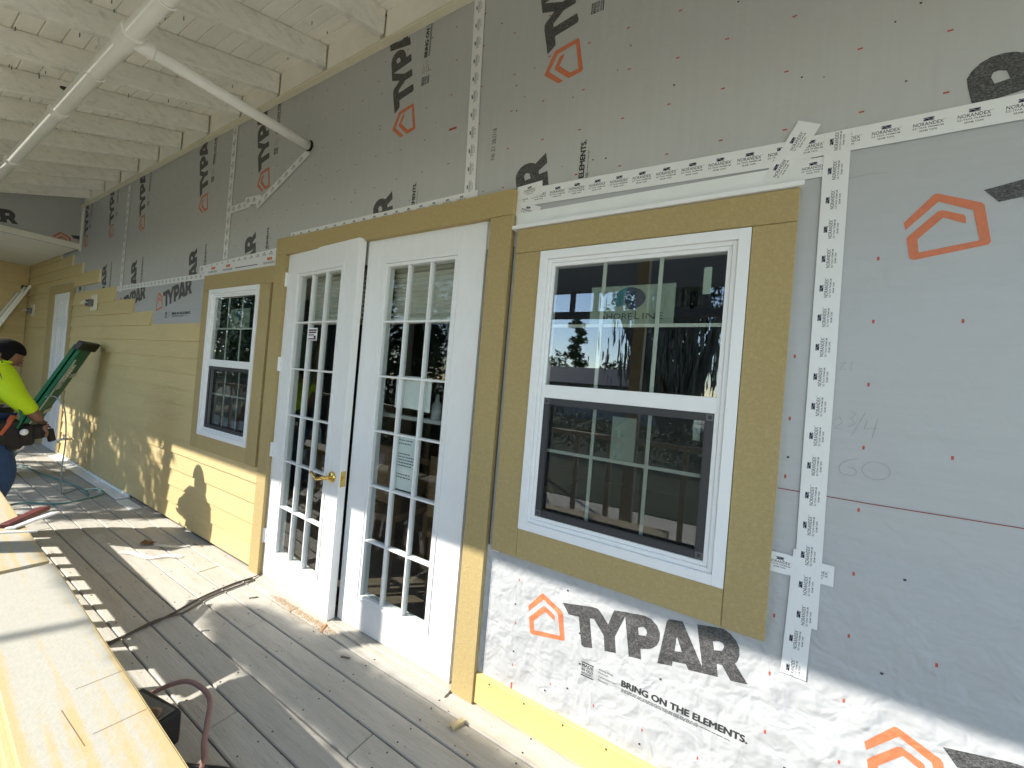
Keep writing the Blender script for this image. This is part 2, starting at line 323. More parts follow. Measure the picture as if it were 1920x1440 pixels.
def sheet(x0, x1, z0, z1, y, m, hole=None):
    b = MB()
    if hole:
        hx0, hx1, hz0, hz1 = hole
        parts = ((x0,hx0,z0,z1),(hx1,x1,z0,z1),(hx0,hx1,z0,hz0),(hx0,hx1,hz1,z1))
    else: parts = ((x0,x1,z0,z1),)
    for a in parts: b.box(a[0],a[1],y,y+0.0015,a[2],a[3])
    return obj('house_wrap', b, m, house)
U1 = sheet(-10.0,-5.78,1.86,3.30,0.0300,m_wrap); U2 = sheet(-5.78,-3.48,1.60,3.30,0.0300,m_wrap); U3 = sheet(-3.48,-1.175,1.95,3.30,0.0300,m_wrap,); U4 = sheet(-1.175,3.0,1.95,3.30,0.0300,m_wrap)
L2 = sheet(-5.95,-3.70,1.60,2.045,0.0282,m_wraph); L1 = sheet(-0.868,3.0,-0.02,2.135,0.0282,m_wraph,(LW[0]-0.004,LW[1]+0.004,LW[2]-0.004,LW[3]+0.004))
# loose wavy edge of the lower sheet beside the door casing
e = MB(); vs = []; nz = 60
for i in range(nz+1):
    z = 0.10 + 0.56*i/nz; d = noise.noise((3.1, 7.7, z*16))
    for k in range(6):
        t = k/5; vs.append((-0.872 + 0.03*t + 0.004*d*(1-t), 0.0275 - 0.010*(1-t)**2*(0.55 + 0.9*abs(d)), z))
e.add(vs, [(i*6+k, i*6+k+1, (i+1)*6+k+1, (i+1)*6+k) for i in range(nz) for k in range(5)])
obj('wrap_edge', e, m_wraph, L1, smooth=True)

def prints(par, blocks, y, kind, clip=None):
    for p in blocks:
        mk = VERT if kind == 'v' else FRONT; fn = mk(p[0], p[1], y); c = MB()
        sm.put(fn, c)
        for k_, (du, dv) in enumerate(((0,0),(.0016,0.0004),(-.0016,-0.0004),(.0004,.0013),(-.0004,-.0013),(.0009,.0008),(-.0009,-.0008))):
            f2 = mk(p[0], p[1], y - 0.00003*k_); br.put(lambda u, v: f2(u + du, v + dv), c)
        for nm, mb, mm in (('print', blk.put(fn), m_ink), ('small_print', c, m_ink2), ('logo', lg.put(fn), m_orange)):
            if clip: mb = clip_mb(mb, clip)
            if mb.v:
                o = obj(nm, mb, mm, par)
                if nm == 'small_print': o['kind'] = 'stuff'
up = [(Vector((0,0,3.26)), Vector((0,0,1))), (Vector((0,0,2.0)), Vector((0,0,-1)))]
def vcols(xs): return [(x, z - k*1.038) for x, z in xs for k in range(2)]
prints(U1, vcols([(-5.80,3.30),(-6.74,3.29)]), 0.0294, 'v', [(Vector((0,0,3.26)), Vector((0,0,1))), (Vector((0,0,1.9)), Vector((0,0,-1))), (Vector((-7.3,0,0)), Vector((-1,0,0)))])
prints(U2, vcols([(-3.497,3.232),(-4.868,3.261)]), 0.0294, 'v', up + [(Vector((-5.78,0,0)), Vector((-1,0,0)))])
prints(U3, vcols([(-1.175,3.282),(-2.563,3.243)]), 0.0294, 'v', up)
prints(U4, vcols([(-0.258,3.275),(1.10,3.255)]), 0.0294, 'v', up)
prints(L1, [(0,0),(1.027,0.002),(1.025,1.411),(2.05,0.0)], 0.0276, 'f', [(Vector((0,0,2.13)), Vector((0,0,1)))])
prints(L2, [(-4.104,1.406),(-5.13,1.408)], 0.0276, 'f', [(Vector((0,0,2.04)), Vector((0,0,1))), (Vector((0,0,1.62)), Vector((0,0,-1)))])
# lot number stamped on the wrap, red register ticks, staples, pencil sums, chalk line
d = P2(); d.text('N6 Z1 2B:D18', 0, 0.145, 0, 0.020); obj('date_stamp', d.put(lambda u, v: (-1.016 - v, 0.0294, 2.362 + u)), m_ink2, U4)['kind'] = 'stuff'
t = MB()
tick = lambda x, z, w, h, y: t.box(x-w/2, x+w/2, y, y+0.0003, z-h/2, z+h/2)
for z in (1.782,1.606,1.430,1.254,1.081,0.904,0.732,0.553,0.384,0.208): tick(0.318, z, 0.005, 0.010, 0.0277)
for z in (1.605,1.254,0.726): tick(0.490, z, 0.005, 0.010, 0.0277)
for z in (1.503,1.316,1.142,0.904,0.725,0.552,0.378,0.207): tick(0.147, z, 0.005, 0.011, 0.0277)
for x in (-0.71,-0.54,-0.367,-0.195,-0.023): tick(x, 0.205, 0.004, 0.010, 0.0277)
for z in (0.553,0.376): tick(-0.711, z, 0.004, 0.010, 0.0277)
tick(-0.707, 0.118, 0.007, 0.034, 0.0277)
obj('tick_print', t, m_redtick, L1)['kind'] = 'stuff'
t = MB(); tk = random.Random(11)
for x in np.arange(-5.6, 1.6, 0.172):
    for z in (2.217,2.391,2.564,2.738,2.92,3.09): tick(x + tk.uniform(-.012,.012), z + tk.uniform(-.012,.012), 0.012, 0.0045, 0.0295)
tick(-1.278, 2.573, 0.045, 0.011, 0.0295)
o = obj('tick_print', t, m_redtick, U4); o['kind'] = 'stuff'
t = MB()
for i in range(60):
    x = R_.uniform(-3.4, 0.9); z = R_.uniform(2.2, 3.1); q = R_.uniform(.0012,.0026); t.box(x-q, x+q*1.3, 0.0288, 0.0300, z-q, z+q)
for x, z in ((0.39,0.66),(-0.43,0.33),(-0.47,0.22),(-0.56,0.17),(-0.44,0.44),(-0.5,0.58),(-0.15,0.40),(0.075,0.513),(-0.72,0.45),(-0.71,0.26),(-0.20,0.155),(-0.33,0.10),(0.45,0.30),(0.20,0.30),(0.15,1.2),(0.42,0.92)):
    t.box(x-.003, x+.003, 0.0268, 0.0281, z-.0025, z+.003)
o = obj('staple', t, m_iron, U4); o['kind'] = 'stuff'
pc = P2()
arc = lambda cx, cz, a, b, t0, t1, n=14: [(cx + a*math.cos(rad(t0+(t1-t0)*i/n)), cz + b*math.sin(rad(t0+(t1-t0)*i/n))) for i in range(n+1)]
pc.line([(0.306,1.222),(0.285,1.213)] + arc(0.288,1.190,0.019,0.020,110,250) + arc(0.294,1.183,0.013,0.011,230,480), 0.0011)
pc.line(arc(0.347,1.195,0.029,0.024,0,360,22), 0.0011)
pc.line([(0.250,1.322),(0.262,1.334),(0.268,1.318),(0.252,1.300),(0.270,1.300)], 0.0009)
pc.line([(0.283,1.352),(0.296,1.345),(0.286,1.332),(0.297,1.318),(0.282,1.308)], 0.0009); pc.line([(0.290,1.282),(0.316,1.352)], 0.0009)
pc.line([(0.322,1.332),(0.316,1.306),(0.346,1.312)], 0.0009); pc.line([(0.342,1.335),(0.334,1.282)], 0.0009)
pc.line([(0.252,1.485),(0.266,1.490),(0.254,1.470),(0.268,1.470)], 0.0009); pc.line([(0.280,1.494),(0.277,1.464)], 0.0009)
pc.line([(0.240,2.0225),(0.29,2.026),(0.325,2.022)], 0.0009)
obj('pencil_mark', pc.put(FRONT(0,0,0.0277)), mat('pencil', (0.27,0.27,0.27), 0.6), L1)['kind'] = 'stuff'
ch = P2(); ch.line([(0.13,1.1045),(0.35,1.1035),(0.62,1.107),(1.4,1.112)], 0.0022); obj('chalk_line', ch.put(FRONT(0,0,0.0245)), mat('red_chalk', (0.28,0.05,0.05), 0.9), L1)

# seam tape
TY = [0.0270]
def tape(p0, p1, wd=0.062, pitch=0.0855, phase=0.04, rev=False, txt=True, jag=False):
    p0 = Vector(p0); p1 = Vector(p1); d = p1 - p0; ln = d.length; d.normalize(); n = Vector((-d.y, d.x)); TY[0] -= 0.0002; y = TY[0]
    b = MB(); k = max(2, int(ln/0.05)); vs = []
    for i in range(k+1):
        s = ln*i/k; j = 0.0008*noise.noise((p0.x*3 + s*6, p0.y*3, 1.3))
        for q in (-1, 1):
            ee = (0.004*noise.noise((q*2.0, s*9, p0.x)) if i in (0, k) else 0)
            c = p0 + d*(s+ee) + n*(q*wd/2 + j); vs.append((c.x, y, c.y))
    b.add(vs, [(2*i, 2*i+2, 2*i+3, 2*i+1) for i in range(k)])
    o = obj('seam_tape', b, m_tape, house)
    if not txt: return o
    a = MB(); bl = MB(); wh = MB(); s = phase
    while s < ln - 0.01:
        c = p0 + d*s; sc = wd/0.062
        for P, tgt, yy in ((nmark, bl, y-0.00008), (nwhite, wh, y-0.00014), (ntext, a, y-0.00008)):
            P.put(lambda u, v: (c.x + d.x*u*sc + n.x*v*sc, yy, c.y + d.y*u*sc + n.y*v*sc), tgt)
        s += pitch
    planes = [(Vector((p1.x,0,p1.y)), Vector((d.x,0,d.y))), (Vector((p0.x,0,p0.y)), Vector((-d.x,0,-d.y)))]
    for mbx, mm, nm in ((a, m_ink2, 'print'), (bl, m_navy, 'logo'), (wh, m_tape, 'logo_wave')):
        mbx = clip_mb(mbx, planes)
        if mbx.v: obj(nm, mbx, mm, o)['kind'] = 'stuff'
    return o
tape((-5.755,2.00),(-5.755,3.19), 0.075, 0.0866)
tape((-3.478,2.14),(-3.490,3.19), 0.070, 0.0866)
tape((-1.138,2.20),(-1.176,3.19), 0.062, 0.0868, 0.060)
tape((-2.60,2.198),(-1.09,2.205), 0.062, 0.0866, 0.03)
tape((-5.90,2.040),(-3.74,2.030), 0.050, 0.0866)
tape((-3.90,2.088),(-2.62,2.120), 0.060, 0.0866)
tape((-3.45,2.517),(-3.16,2.520), 0.055, 0.0866); tape((-3.24,2.545),(-3.02,2.530), 0.060, 0.0866); tape((-3.07,2.485),(-2.47,2.745), 0.055, 0.0866)
tape((-0.872,2.155),(0.15,2.128), 0.074, 0.084, 0.02)
tape((-0.875,2.176),(-0.755,2.184), 0.060, 0.0866, 0.06)
tape((-0.88,2.118),(-0.765,2.070), 0.066, 0.1, 0.065)
tape((0.055,2.066),(0.185,2.069), 0.060, 0.084, 0.10)
tape((0.10,2.135),(1.60,2.135), 0.066, 0.084, 0.045)
tape((0.052,2.040),(0.138,2.212), 0.062, 0.084, 0.05)
tape((0.170,0.885),(0.130,0.885), 0.060, 0.0866, 0.5); tape((0.100,0.886),(0.276,0.884), 0.058, 0.0866, 0.05)
tape((0.2020,0.571),(0.2105,0.935), 0.060, 0.0866, 0.02)
tape((0.218,0.722),(0.2080,2.168), 0.061, 0.0866, 0.030)
tape((-0.845,0.652),(-0.815,0.652), 0.03, 0.0866, 0.5)
# orange branded flexible flashing over the small window
TY[0] -= 0.0003; fo = obj('flashing_tape', MB().box(-3.80,-2.71,TY[0],TY[0]+0.0003,2.000,2.104), m_tape, house)
po = P2(); pk = P2()
for u in (-3.68,-3.44,-2.86): po.rect(u,u+0.065,2.070,2.090); pk.text('NORANDEX', u-0.045,u+0.105,2.044,2.062,0.012)
pk.rect(-3.30,-2.98,2.050,2.056)
obj('print', pk.put(FRONT(0,0,TY[0]-0.0001)), m_ink2, fo)['kind'] = 'stuff'; obj('logo', po.put(FRONT(0,0,TY[0]-0.0001)), m_orange, fo)

# siding, lap boards cut to uneven lengths where the recladding stopped
def lap(x0, x1, z0, z1, xr=0.003):
    b = MB(); b.prism([(0.0288,z0-0.012),(0.0288,z1),(0.0225,z1),(0.0105,z0-0.012)], 'x', x0+xr*0.3, x1-xr*0.3); return b
SR = random.Random(5)
Zc = [2.72,2.585,2.445,2.306,2.155]; XR = [-8.18,-7.62,-7.15,-6.45]
def course(x0, x1, z0, z1, joints=()):
    xs = [x0] + [j for j in joints if x0 < j < x1] + [x1]
    for a, b in zip(xs[:-1], xs[1:]):
        o = obj('siding_board', lap(a, b, z0 + SR.uniform(-.002,.002), z1), m_siding, house)
for i in range(4): course(-10.04, XR[i], Zc[i+1], Zc[i], [-8.9] if i % 2 else [])
low = [2.070,1.910,1.770,1.645,1.505,1.365,1.235,1.100,0.968,0.832,0.695,0.560,0.425,0.290,0.155,0.018]
ends = [-5.88,-5.30,-4.80]
jn = {3:[],4:[-4.34,-5.40],5:[-5.86],6:[-5.31],7:[-5.9],8:[-4.82],9:[-6.2],10:[-5.61,-4.32],11:[-5.0],12:[-5.9],13:[-4.5,-3.3],14:[-5.3,-3.6]}
course(-10.04,-8.60,2.155-0.075,2.155+0.01)
for i in range(15):
    z1, z0 = low[i], low[i+1]
    course(-10.04, -8.60, z0, z1)
    x1 = ends[i] if i < 3 else (-3.735 if z1 > 0.70 else -2.706)
    course(-7.43, x1, z0, z1, jn.get(i, []))
# pale end grain caps of the cut boards
cp = MB()
for i in range(4): cp.box(XR[i], XR[i]+0.010, 0.012, 0.0287, Zc[i+1]-0.008, Zc[i]-0.004)
obj('board_end', cp, m_strip, house)
# end wall of the porch
for i in range(20):
    z0 = 0.018 + 0.137*i
    b = MB(); b.prism([(-10.045,z0-0.012),(-10.045,z0+0.137),(-10.033,z0+0.137),(-10.020,z0-0.012)], 'y', -2.4, 0.0095); obj('siding_board', b, m_siding, house)
obj('end_wall', MB().box(-10.2,-10.045,-2.5,0.032,-0.4,3.4), m_roomtrim, house)
# casings
def board(x0, x1, z0, z1, y0=0.0, y1=0.028, nm='trim_board'): return obj(nm, MB().box(x0,x1,y0,y1,z0,z1), m_trim, house, bevel=0.002)
board(-0.842,0.126,1.9045,2.006); board(-0.842,-0.7235,0.651,1.903); board(0.0115,0.126,0.651,1.903); board(-0.7225,0.0105,0.652,0.770)
board(-3.735,-2.706,1.9015,2.018,0.002); board(-3.735,-3.6145,0.655,1.900,0.002); board(-2.8755,-2.745,0.655,1.900,0.002); board(-3.6135,-2.8765,0.656,0.7655,0.002)
board(-2.706,-0.8725,2.078,2.190,-0.001); board(-2.706,-2.592,-0.018,2.0765,-0.001); board(-0.987,-0.8725,-0.018,2.0765,-0.001)
board(-8.61,-7.43,2.092,2.208,0.004); board(-8.61,-8.315,-0.018,2.0905,0.004); board(-7.555,-7.43,-0.018,2.0905,0.004)
obj('drip_cap', MB().prism([(0.0255,2.0075),(0.0255,2.034),(0.012,2.030),(-0.008,2.022),(-0.009,2.0075)], 'x', -0.866, 0.134), m_vinyl, house)
obj('head_flashing', MB().box(-0.868,0.134,0.0245,0.0262,2.0345,2.088), m_flash, house)
obj('drip_cap', MB().prism([(0.028,2.2085),(0.028,2.228),(-0.006,2.2085)], 'x', -8.63, -7.42), m_vinyl, house)
obj('baseboard', MB().box(-0.8715,3.0,0.008,0.0278,-0.012,0.110), mat('yellow_board', (0.68,0.50,0.18), 0.6, var=0.04, vscale=6), house, bevel=0.0015)
sc = MB()
for x in np.arange(-0.80, 1.2, 0.165): sc.box(x-.003,x+.003,0.0068,0.0082,0.092,0.098)
obj('nail_head', sc, m_iron, house)['kind'] = 'stuff'
# white strip at the foot of the wall
obj('base_flashing', MB().prism([(-0.085,-0.0195),(0.008,-0.0195),(0.008,0.010),(-0.005,0.010),(-0.010,-0.008),(-0.085,-0.0155)], 'x', -7.40, -4.90), m_flash, house)
obj('base_flashing', MB().prism([(-0.100,-0.0195),(-0.02,-0.0195),(-0.02,-0.012),(-0.100,-0.0155)], 'x', -4.86, -4.50), m_flash, house)

# windows
def window(b, label):
    x0, x1, z0, z1 = b
    f = MB(); f.ring(x0,x1,z0,z1,0.034,-0.006,0.05); f.ring(x0+0.034,x1-0.034,z0+0.034,z1-0.034,0.014,0.004,0.05); f.ring(x0+0.048,x1-0.048,z0+0.048,z1-0.048,0.014,0.011,0.05)
    fr = obj('window', f, m_vinyl, house, bevel=0.0012, label=label)
    gx0, gx1 = x0+0.062, x1-0.062; zt, zm1, zm0, zb = z1-0.062, z0+0.590, z0+0.538, z0+0.063
    obj('meeting_rail', MB().box(gx0-0.006,gx1+0.006,0.006,0.05,zm0,zm1), m_vinyl, fr, bevel=0.0015)
    gp = MB().box(gx0,gx1,0.0200,0.0215,zm1,zt); obj('pane', gp, m_glass, fr)
    gp = MB().box(gx0,gx1,0.0360,0.0375,zb,zm0); obj('pane', gp, m_glass, fr)
    gr = MB()
    for k in (1, 2):
        x = gx0 + (gx1-gx0)*k/3; gr.box(x-0.0068,x+0.0068,0.026,0.031,zm1,zt); gr.box(x-0.0062,x+0.0062,0.0425,0.0475,zb,zm0)
    zc = (zm1+zt)/2; gr.box(gx0,gx1,0.0268,0.0318,zc-0.006,zc+0.006); zc = (zb+zm0)/2+0.025; gr.box(gx0,gx1,0.0433,0.0483,zc-0.006,zc+0.006)
    obj('grille', gr, m_grille, fr)
    s = MB(); s.ring(gx0,gx1,zb,zm0,0.023,0.014,0.022); s.ring(gx0+0.023,gx1-0.023,zb+0.023,zm0-0.023,0.004,0.017,0.022)
    obj('screen_frame', s, m_screen, fr)
    for sx in (gx0+0.002, gx1-0.024):
        for sz in (zb+0.002, zm0-0.025): obj('screen_corner', MB().ring(sx,sx+0.022,sz,sz+0.022,0.005,0.0125,0.0145), m_screenclip, fr)
    obj('insect_screen', MB().add([(gx0+.024,0.0195,zb+.024),(gx1-.024,0.0195,zb+.024),(gx1-.024,0.0195,zm0-.024),(gx0+.024,0.0195,zm0-.024)], [(0,1,2,3)]), m_mesh, fr)
    return fr
wl = window(LW, 'large white sash window beside the taped seam, trees and sky mirrored in it')
ws = window(SW, 'smaller looking white sash window on the yellow siding side of the doors')
nc = MB()
for x in (-0.660,-0.10): nc.box(x,x+0.03,-0.0075,-0.0055,0.778,0.782)
obj('weep_cover', nc, m_vinyl, wl)

# french doors
def door(hx, hy, rot, flip, label):
    Wd, Ht, T = (0.793 if flip else 0.765), 2.085, 0.045
    b0, b1 = (0.122, 0.643) if not flip else (0.142, 0.656)
    g0, g1 = b0+0.030, b1-0.030; zb0, zb1 = 0.140, 1.955; zg0, zg1 = 0.168, 1.922
    s = MB(); s.box(0,b0,0,T,-0.012,Ht); s.box(b1,Wd,0,T,-0.012,Ht); s.box(b0,b1,0,T,-0.012,zb0); s.box(b0,b1,0,T,zb1,Ht)
    sx = -1 if flip else 1
    tr = lambda mb: MB().add([(sx*v[0], v[1], v[2]) for v in mb.v], mb.f)
    o = obj('door', tr(s), m_white, house, bevel=0.0015, loc=(hx,hy,0), rot=(0,0,rad(rot)), label=label)
    be = MB()
    for q0, q1, y0 in ((0.0,0.014,-0.004),(0.014,0.030,-0.0005)):
        be.ring(b0+q0, b1-q0, zb0+q0*0.93, zb1-q0*1.1, q1-q0, y0, T+0.004)
    obj('lite_frame', tr(be), m_white, o, bevel=0.001)
    mw = 0.0125
    for k in (1, 2):
        x = g0+(g1-g0)*k/3; obj('muntin', tr(MB().prism([(x-mw/2,0.012),(x-mw/3,0.002),(x+mw/3,0.002),(x+mw/2,0.012),(x+mw/2,0.032),(x-mw/2,0.032)], 'z', zg0, zg1)), m_white, o)
    for k in range(1, 6):
        z = zg0+(zg1-zg0)*k/6; obj('muntin', tr(MB().prism([(0.0125,z-mw/2),(0.003,z-mw/3),(0.003,z+mw/3),(0.0125,z+mw/2),(0.0315,z+mw/2),(0.0315,z-mw/2)], 'x', g0, g1)), m_white, o)
    pw, ph = (g1-g0)/3, (zg1-zg0)/6; pm = MB().box(-pw/2,pw/2,0.019,0.021,-ph/2,ph/2).mesh('pane')
    for i in range(3):
        for j in range(6): link('pane', pm, m_glassd, o, loc=(sx*(g0+pw*(i+.5)), 0, zg0+ph*(j+.5)))
    return o
dl = door(-2.586, 0.024, -4.0, False, 'left french door leaf standing slightly ajar with a brass lever')
dr = door(-1.018, 0.025, 0.0, True, 'right french door leaf, shut, with papers taped behind its glass')
h = MB(); h.tube([(0.700,0,0.76),(0.700,-0.006,0.76),(0.700,-0.012,0.76),(0.700,-0.016,0.76)], [0.031,0.031,0.024,0.012], 20)
h.tube([(0.700,-0.012,0.76),(0.700,-0.030,0.76),(0.700,-0.048,0.76)], [0.013,0.010,0.013], 12)
h.tube([(0.712,-0.05,0.760),(0.69,-0.052,0.762),(0.655,-0.053,0.748),(0.625,-0.053,0.744),(0.595,-0.053,0.758),(0.575,-0.053,0.772),(0.566,-0.053,0.764)], [0.010,0.011,0.008,0.007,0.0075,0.007,0.005], 10)
obj('handle', h, m_brass, dl, smooth=True)
lk = MB().box(0.7645,0.7665,0.008,0.038,0.715,0.80); obj('latch_plate', lk, m_brass, dl)
obj('latch', MB().box(0.766,0.776,0.015,0.030,0.750,0.768), m_brass, dl)
for z in (1.87,1.315,0.755,0.195):
    hh = MB(); hh.tube([(-2.590,0.017,z),(-2.590,0.017,z+0.092)], 0.0075, 10); hh.box(-2.586,-2.566,0.0185,0.0235,z,z+0.092); obj('hinge', hh, m_vinyl, house)
obj('gap_shade_strip', MB().box(-1.8135,-1.806,0.030,0.068,-0.010,2.080), m_dark, house)  # near-black strip standing in for the shaded gap between the door leaves
jb = MB(); jb.box(-2.5915,-2.5875,0.026,0.10,-0.018,2.0765); jb.box(-1.0155,-0.988,0.062,0.12,-0.018,2.0765); jb.box(-2.587,-0.988,0.074,0.12,2.078,2.09)
obj('door_jamb', jb, m_white, house)
th = MB()
th.prism([(-0.040,-0.0195),(-0.038,-0.012),(-0.028,-0.011),(-0.026,-0.013),(-0.016,-0.0125),(-0.014,-0.010),(-0.004,-0.010),(-0.002,-0.013),(0.010,-0.0125),(0.012,-0.0145),(0.10,-0.0145),(0.10,-0.0195)], 'x', -2.585, -0.989)
obj('threshold', th, mat('threshold', (0.40,0.37,0.31), 0.5, var=0.15, vscale=20), house)
# six panel door at the far end of the porch
s = MB(); s.box(-8.314,-7.556,0.012,0.03,-0.015,2.09)
fd = obj('door', s, m_white, house, label='white six panel door at the far end of the porch')
for (za, zb_) in ((1.72,1.98),(1.02,1.62),(0.18,0.90)):
    for (xa, xb_) in ((-8.22,-7.97),(-7.90,-7.65)):
        q = MB(); q.ring(xa,xb_,za,zb_,0.02,0.007,0.0125); q.box(xa+0.045,xb_-0.045,0.0085,0.0125,za+0.045,zb_-0.045); obj('door_panel', q, m_white, fd, bevel=0.003)
# electrical boxes without fixtures, and a hose bib
for x, z in ((-6.62,1.905),(-9.66,1.895)):
    obj('box_block', MB().box(x-0.03,x+0.205,0.004,0.012,z-0.09,z+0.095), m_strip, house)
    e = MB(); e.ring(x-0.075,x+0.085,z-0.04,z+0.04,0.012,-0.030,0.006); e.box(x-0.07,x+0.08,-0.012,0.004,z-0.036,z+0.036); obj('electrical_box', e, mat('grey_box', (0.14,0.14,0.13), 0.5), house)
    k = MB()
    for i in range(3): k.tube([(x-0.02+0.02*i,-0.02,z),(x-0.02+.02*i,-0.055,z+0.02-0.015*i),(x-0.03,-0.068-.004*i,z-0.01*i)], 0.0025, 6)
    obj('wire_lead', k, m_flash, house)
hb = MB(); hb.tube([(-6.95,0.015,0.255),(-6.95,-0.05,0.255),(-6.95,-0.09,0.245),(-6.95,-0.10,0.21)], [0.014,0.016,0.014,0.012], 10); hb.tube([(-6.95,-0.05,0.27),(-6.95,-0.05,0.30)], 0.006, 8); hb.tube([(-6.98,-0.05,0.30),(-6.92,-0.05,0.30)], 0.01, 8)
obj('hose_bib', hb, m_metal, house, smooth=True)

# ------------------------------------------------------------------ porch roof
roof = root('porch_roof', 'white painted porch roof of bare rafters and narrow boards over the deck', 'porch roof', (-2,-0.9,2.7))
SL = 0.36; zb = lambda y: 3.21 + SL*y
YE = -1.84
rm = MB(); rm.add([(a, y, zb(y)+dz) for a in (-0.020,0.020) for y, dz in ((-0.012,0),(YE,0),(YE,0.137),(-0.012,0.137))], [(0,1,2,3),(7,6,5,4),(0,4,5,1),(1,5,6,2),(2,6,7,3),(3,7,4,0)])
rmesh = rm.mesh('rafter', 0.002)
RX = [-1.795 - 0.5175*k for k in range(-8, 11)]
for x in RX: link('rafter', rmesh, m_rafter, roof, loc=(x-0.02,0,0))
BW = 0.088; k = 0; bs = math.sqrt(1+SL*SL); CR = random.Random(9)
y = 0.025
while y > YE - 0.02:
    y1 = y - BW/bs; xs = [-7.37, CR.uniform(-6,-4.4), CR.uniform(-2.6,-1.6), 2.7]
    for a, b in zip(xs[:-1], xs[1:]):
        m = MB(); g_ = 0.0022; q = CR.uniform(0, 0.0015)
        m.add([(xx, yy, zb(yy)+0.1385+dz+q) for xx in (a+0.001,b-0.001) for yy, dz in ((y-g_,0.004),(y-g_-0.004,0),(y1+0.004,0),(y1,0.004),(y1,0.016),(y-g_,0.016))],
              [(5,4,3,2,1,0),(6,7,8,9,10,11)] + [(i,(i+1)%6,6+(i+1)%6,6+i) for i in range(6)])
        obj('ceiling_board', m, m_ceil, roof)
    y = y1
d = MB(); d.add([(x, y, zb(y)+0.1585+dz) for x in (-10.3,3.2) for y, dz in ((0.03,0),(YE-0.05,0),(YE-0.05,0.03),(0.03,0.03))], [(0,1,2,3),(7,6,5,4),(0,4,5,1),(1,5,6,2),(2,6,7,3),(3,7,4,0)])
obj('roof_deck', d, m_deckdark, roof)
# blocking between the rafter ends, and the strip that hides the top of the wrap
xs = sorted(RX)
for a, b in zip(xs[:-1], xs[1:]):
    obj('blocking', MB().box(a+0.001,b-0.041,-0.004,0.0245,3.186,3.355), m_ledger, roof, bevel=0.0015)
obj('ledger', MB().box(-7.37,2.7,0.0246,0.0295,3.176,3.352), m_ledger, roof)
obj('wall_strip', MB().box(-7.37,2.7,-0.012,0.0250,3.172,3.1855), m_strip, roof, bevel=0.002)
obj('fascia', MB().box(-10.3,2.9,YE-0.03,YE,2.540,2.74), m_ledger, roof)
# nails driven through the boards, and dark smears of spilt stain
nl = MB()
for i in range(140):
    x = CR.uniform(-5.5,-1.2); yy = CR.uniform(-1.2,-0.05); z = zb(yy)+0.138; nl.box(x-.0015,x+.0015,yy-.0015,yy+.0015,z-CR.uniform(.008,.028),z)
o = obj('nail', nl, m_iron, roof); o['kind'] = 'stuff'
# gable above the lower porch
gb = MB(); gb.add([(x, y, z) for x in (-7.40,-7.3715) for y, z in ((0.031,2.62),(YE,2.62),(YE,zb(YE)+0.15),(0.031,zb(0.031)+0.15))], [(0,1,2,3),(7,6,5,4),(0,4,5,1),(1,5,6,2),(2,6,7,3),(3,7,4,0)])
gable = obj('gable', gb, m_wrap, roof)
a = MB(); b = MB()
fn = lambda u, v: (-7.3708, 0.45 + u, 2.253 + v); blk.put(fn, a); lg.put(fn, b)
fn = lambda u, v: (-7.3708, -0.57 + u, 2.253 + v); blk.put(fn, a); lg.put(fn, b)
pl = [(Vector((0,0.02,0)), Vector((0,1,0))), (Vector((0,0,2.70)), Vector((0,0,-1)))]
obj('print', clip_mb(a, pl), m_ink, gable); obj('logo', clip_mb(b, pl), m_orange, gable)
obj('corner_bead', MB().box(-7.3712,-7.355,0.010,0.0298,2.60,3.17), m_ledger, roof)
# lower porch ceiling
for i in range(6):
    x0 = -10.02 + 0.4425*i; obj('soffit_panel', MB().box(x0+0.001,x0+0.4415,YE,0.008,2.634,2.646), m_soffit, roof)
obj('soffit_fascia', MB().box(-7.3705,-7.350,YE,0.028,2.624,2.692), m_soffit, roof)
obj('soffit_frame', MB().box(-10.03,-7.401,YE,0.020,2.6465,2.72), m_deckdark, roof)
obj('lower_roof_deck', MB().box(-10.3,-7.401,YE,0.030,2.9,2.94), m_deckdark, roof)
for x in (-5.95,-3.33,-0.70,1.95,-8.6):
    obj('post', MB().box(x-0.045,x+0.045,-1.805,-1.715,-0.02,zb(-1.79)), m_rail, roof, bevel=0.003)

# ------------------------------------------------------------------ fire pipe under the rafters
pipe = root('sprinkler_pipe', 'white painted sprinkler pipe slung below the rafters with one arm into the wall', 'pipe', (-2.47,-0.83,2.765))
PY, PZ = -0.832, 2.765
obj('main_pipe', MB().tube([(-7.36,PY,PZ),(2.6,PY,PZ)], 0.034, 20), m_pipe, pipe, smooth=True)
obj('branch_pipe', MB().tube([(-2.47,PY+0.05,PZ),(-2.475,-0.4,PZ+0.004),(-2.48,0.026,PZ+0.012)], 0.0285, 18), m_pipe, pipe, smooth=True)
t = MB(); t.tube([(-2.54,PY,PZ),(-2.535,PY,PZ),(-2.405,PY,PZ),(-2.40,PY,PZ)], [0.036,0.042,0.042,0.036], 32); t.tube([(-2.47,PY,PZ),(-2.47,PY+0.085,PZ),(-2.47,PY+0.09,PZ)], [0.036,0.036,0.030], 28); obj('tee_fitting', t, m_pipe, pipe)
for x in (-3.62,-4.95,-6.2): obj('coupling', MB().tube([(x-0.035,PY,PZ),(x-0.032,PY,PZ),(x+0.032,PY,PZ),(x+0.035,PY,PZ)], [0.035,0.041,0.041,0.035], 32), m_pipe, pipe)
es = MB(); es.tube([(-2.48,0.020,PZ+0.012),(-2.48,0.0295,PZ+0.012)], [0.030,0.040], 16); obj('wall_gap', es, m_dark, pipe)
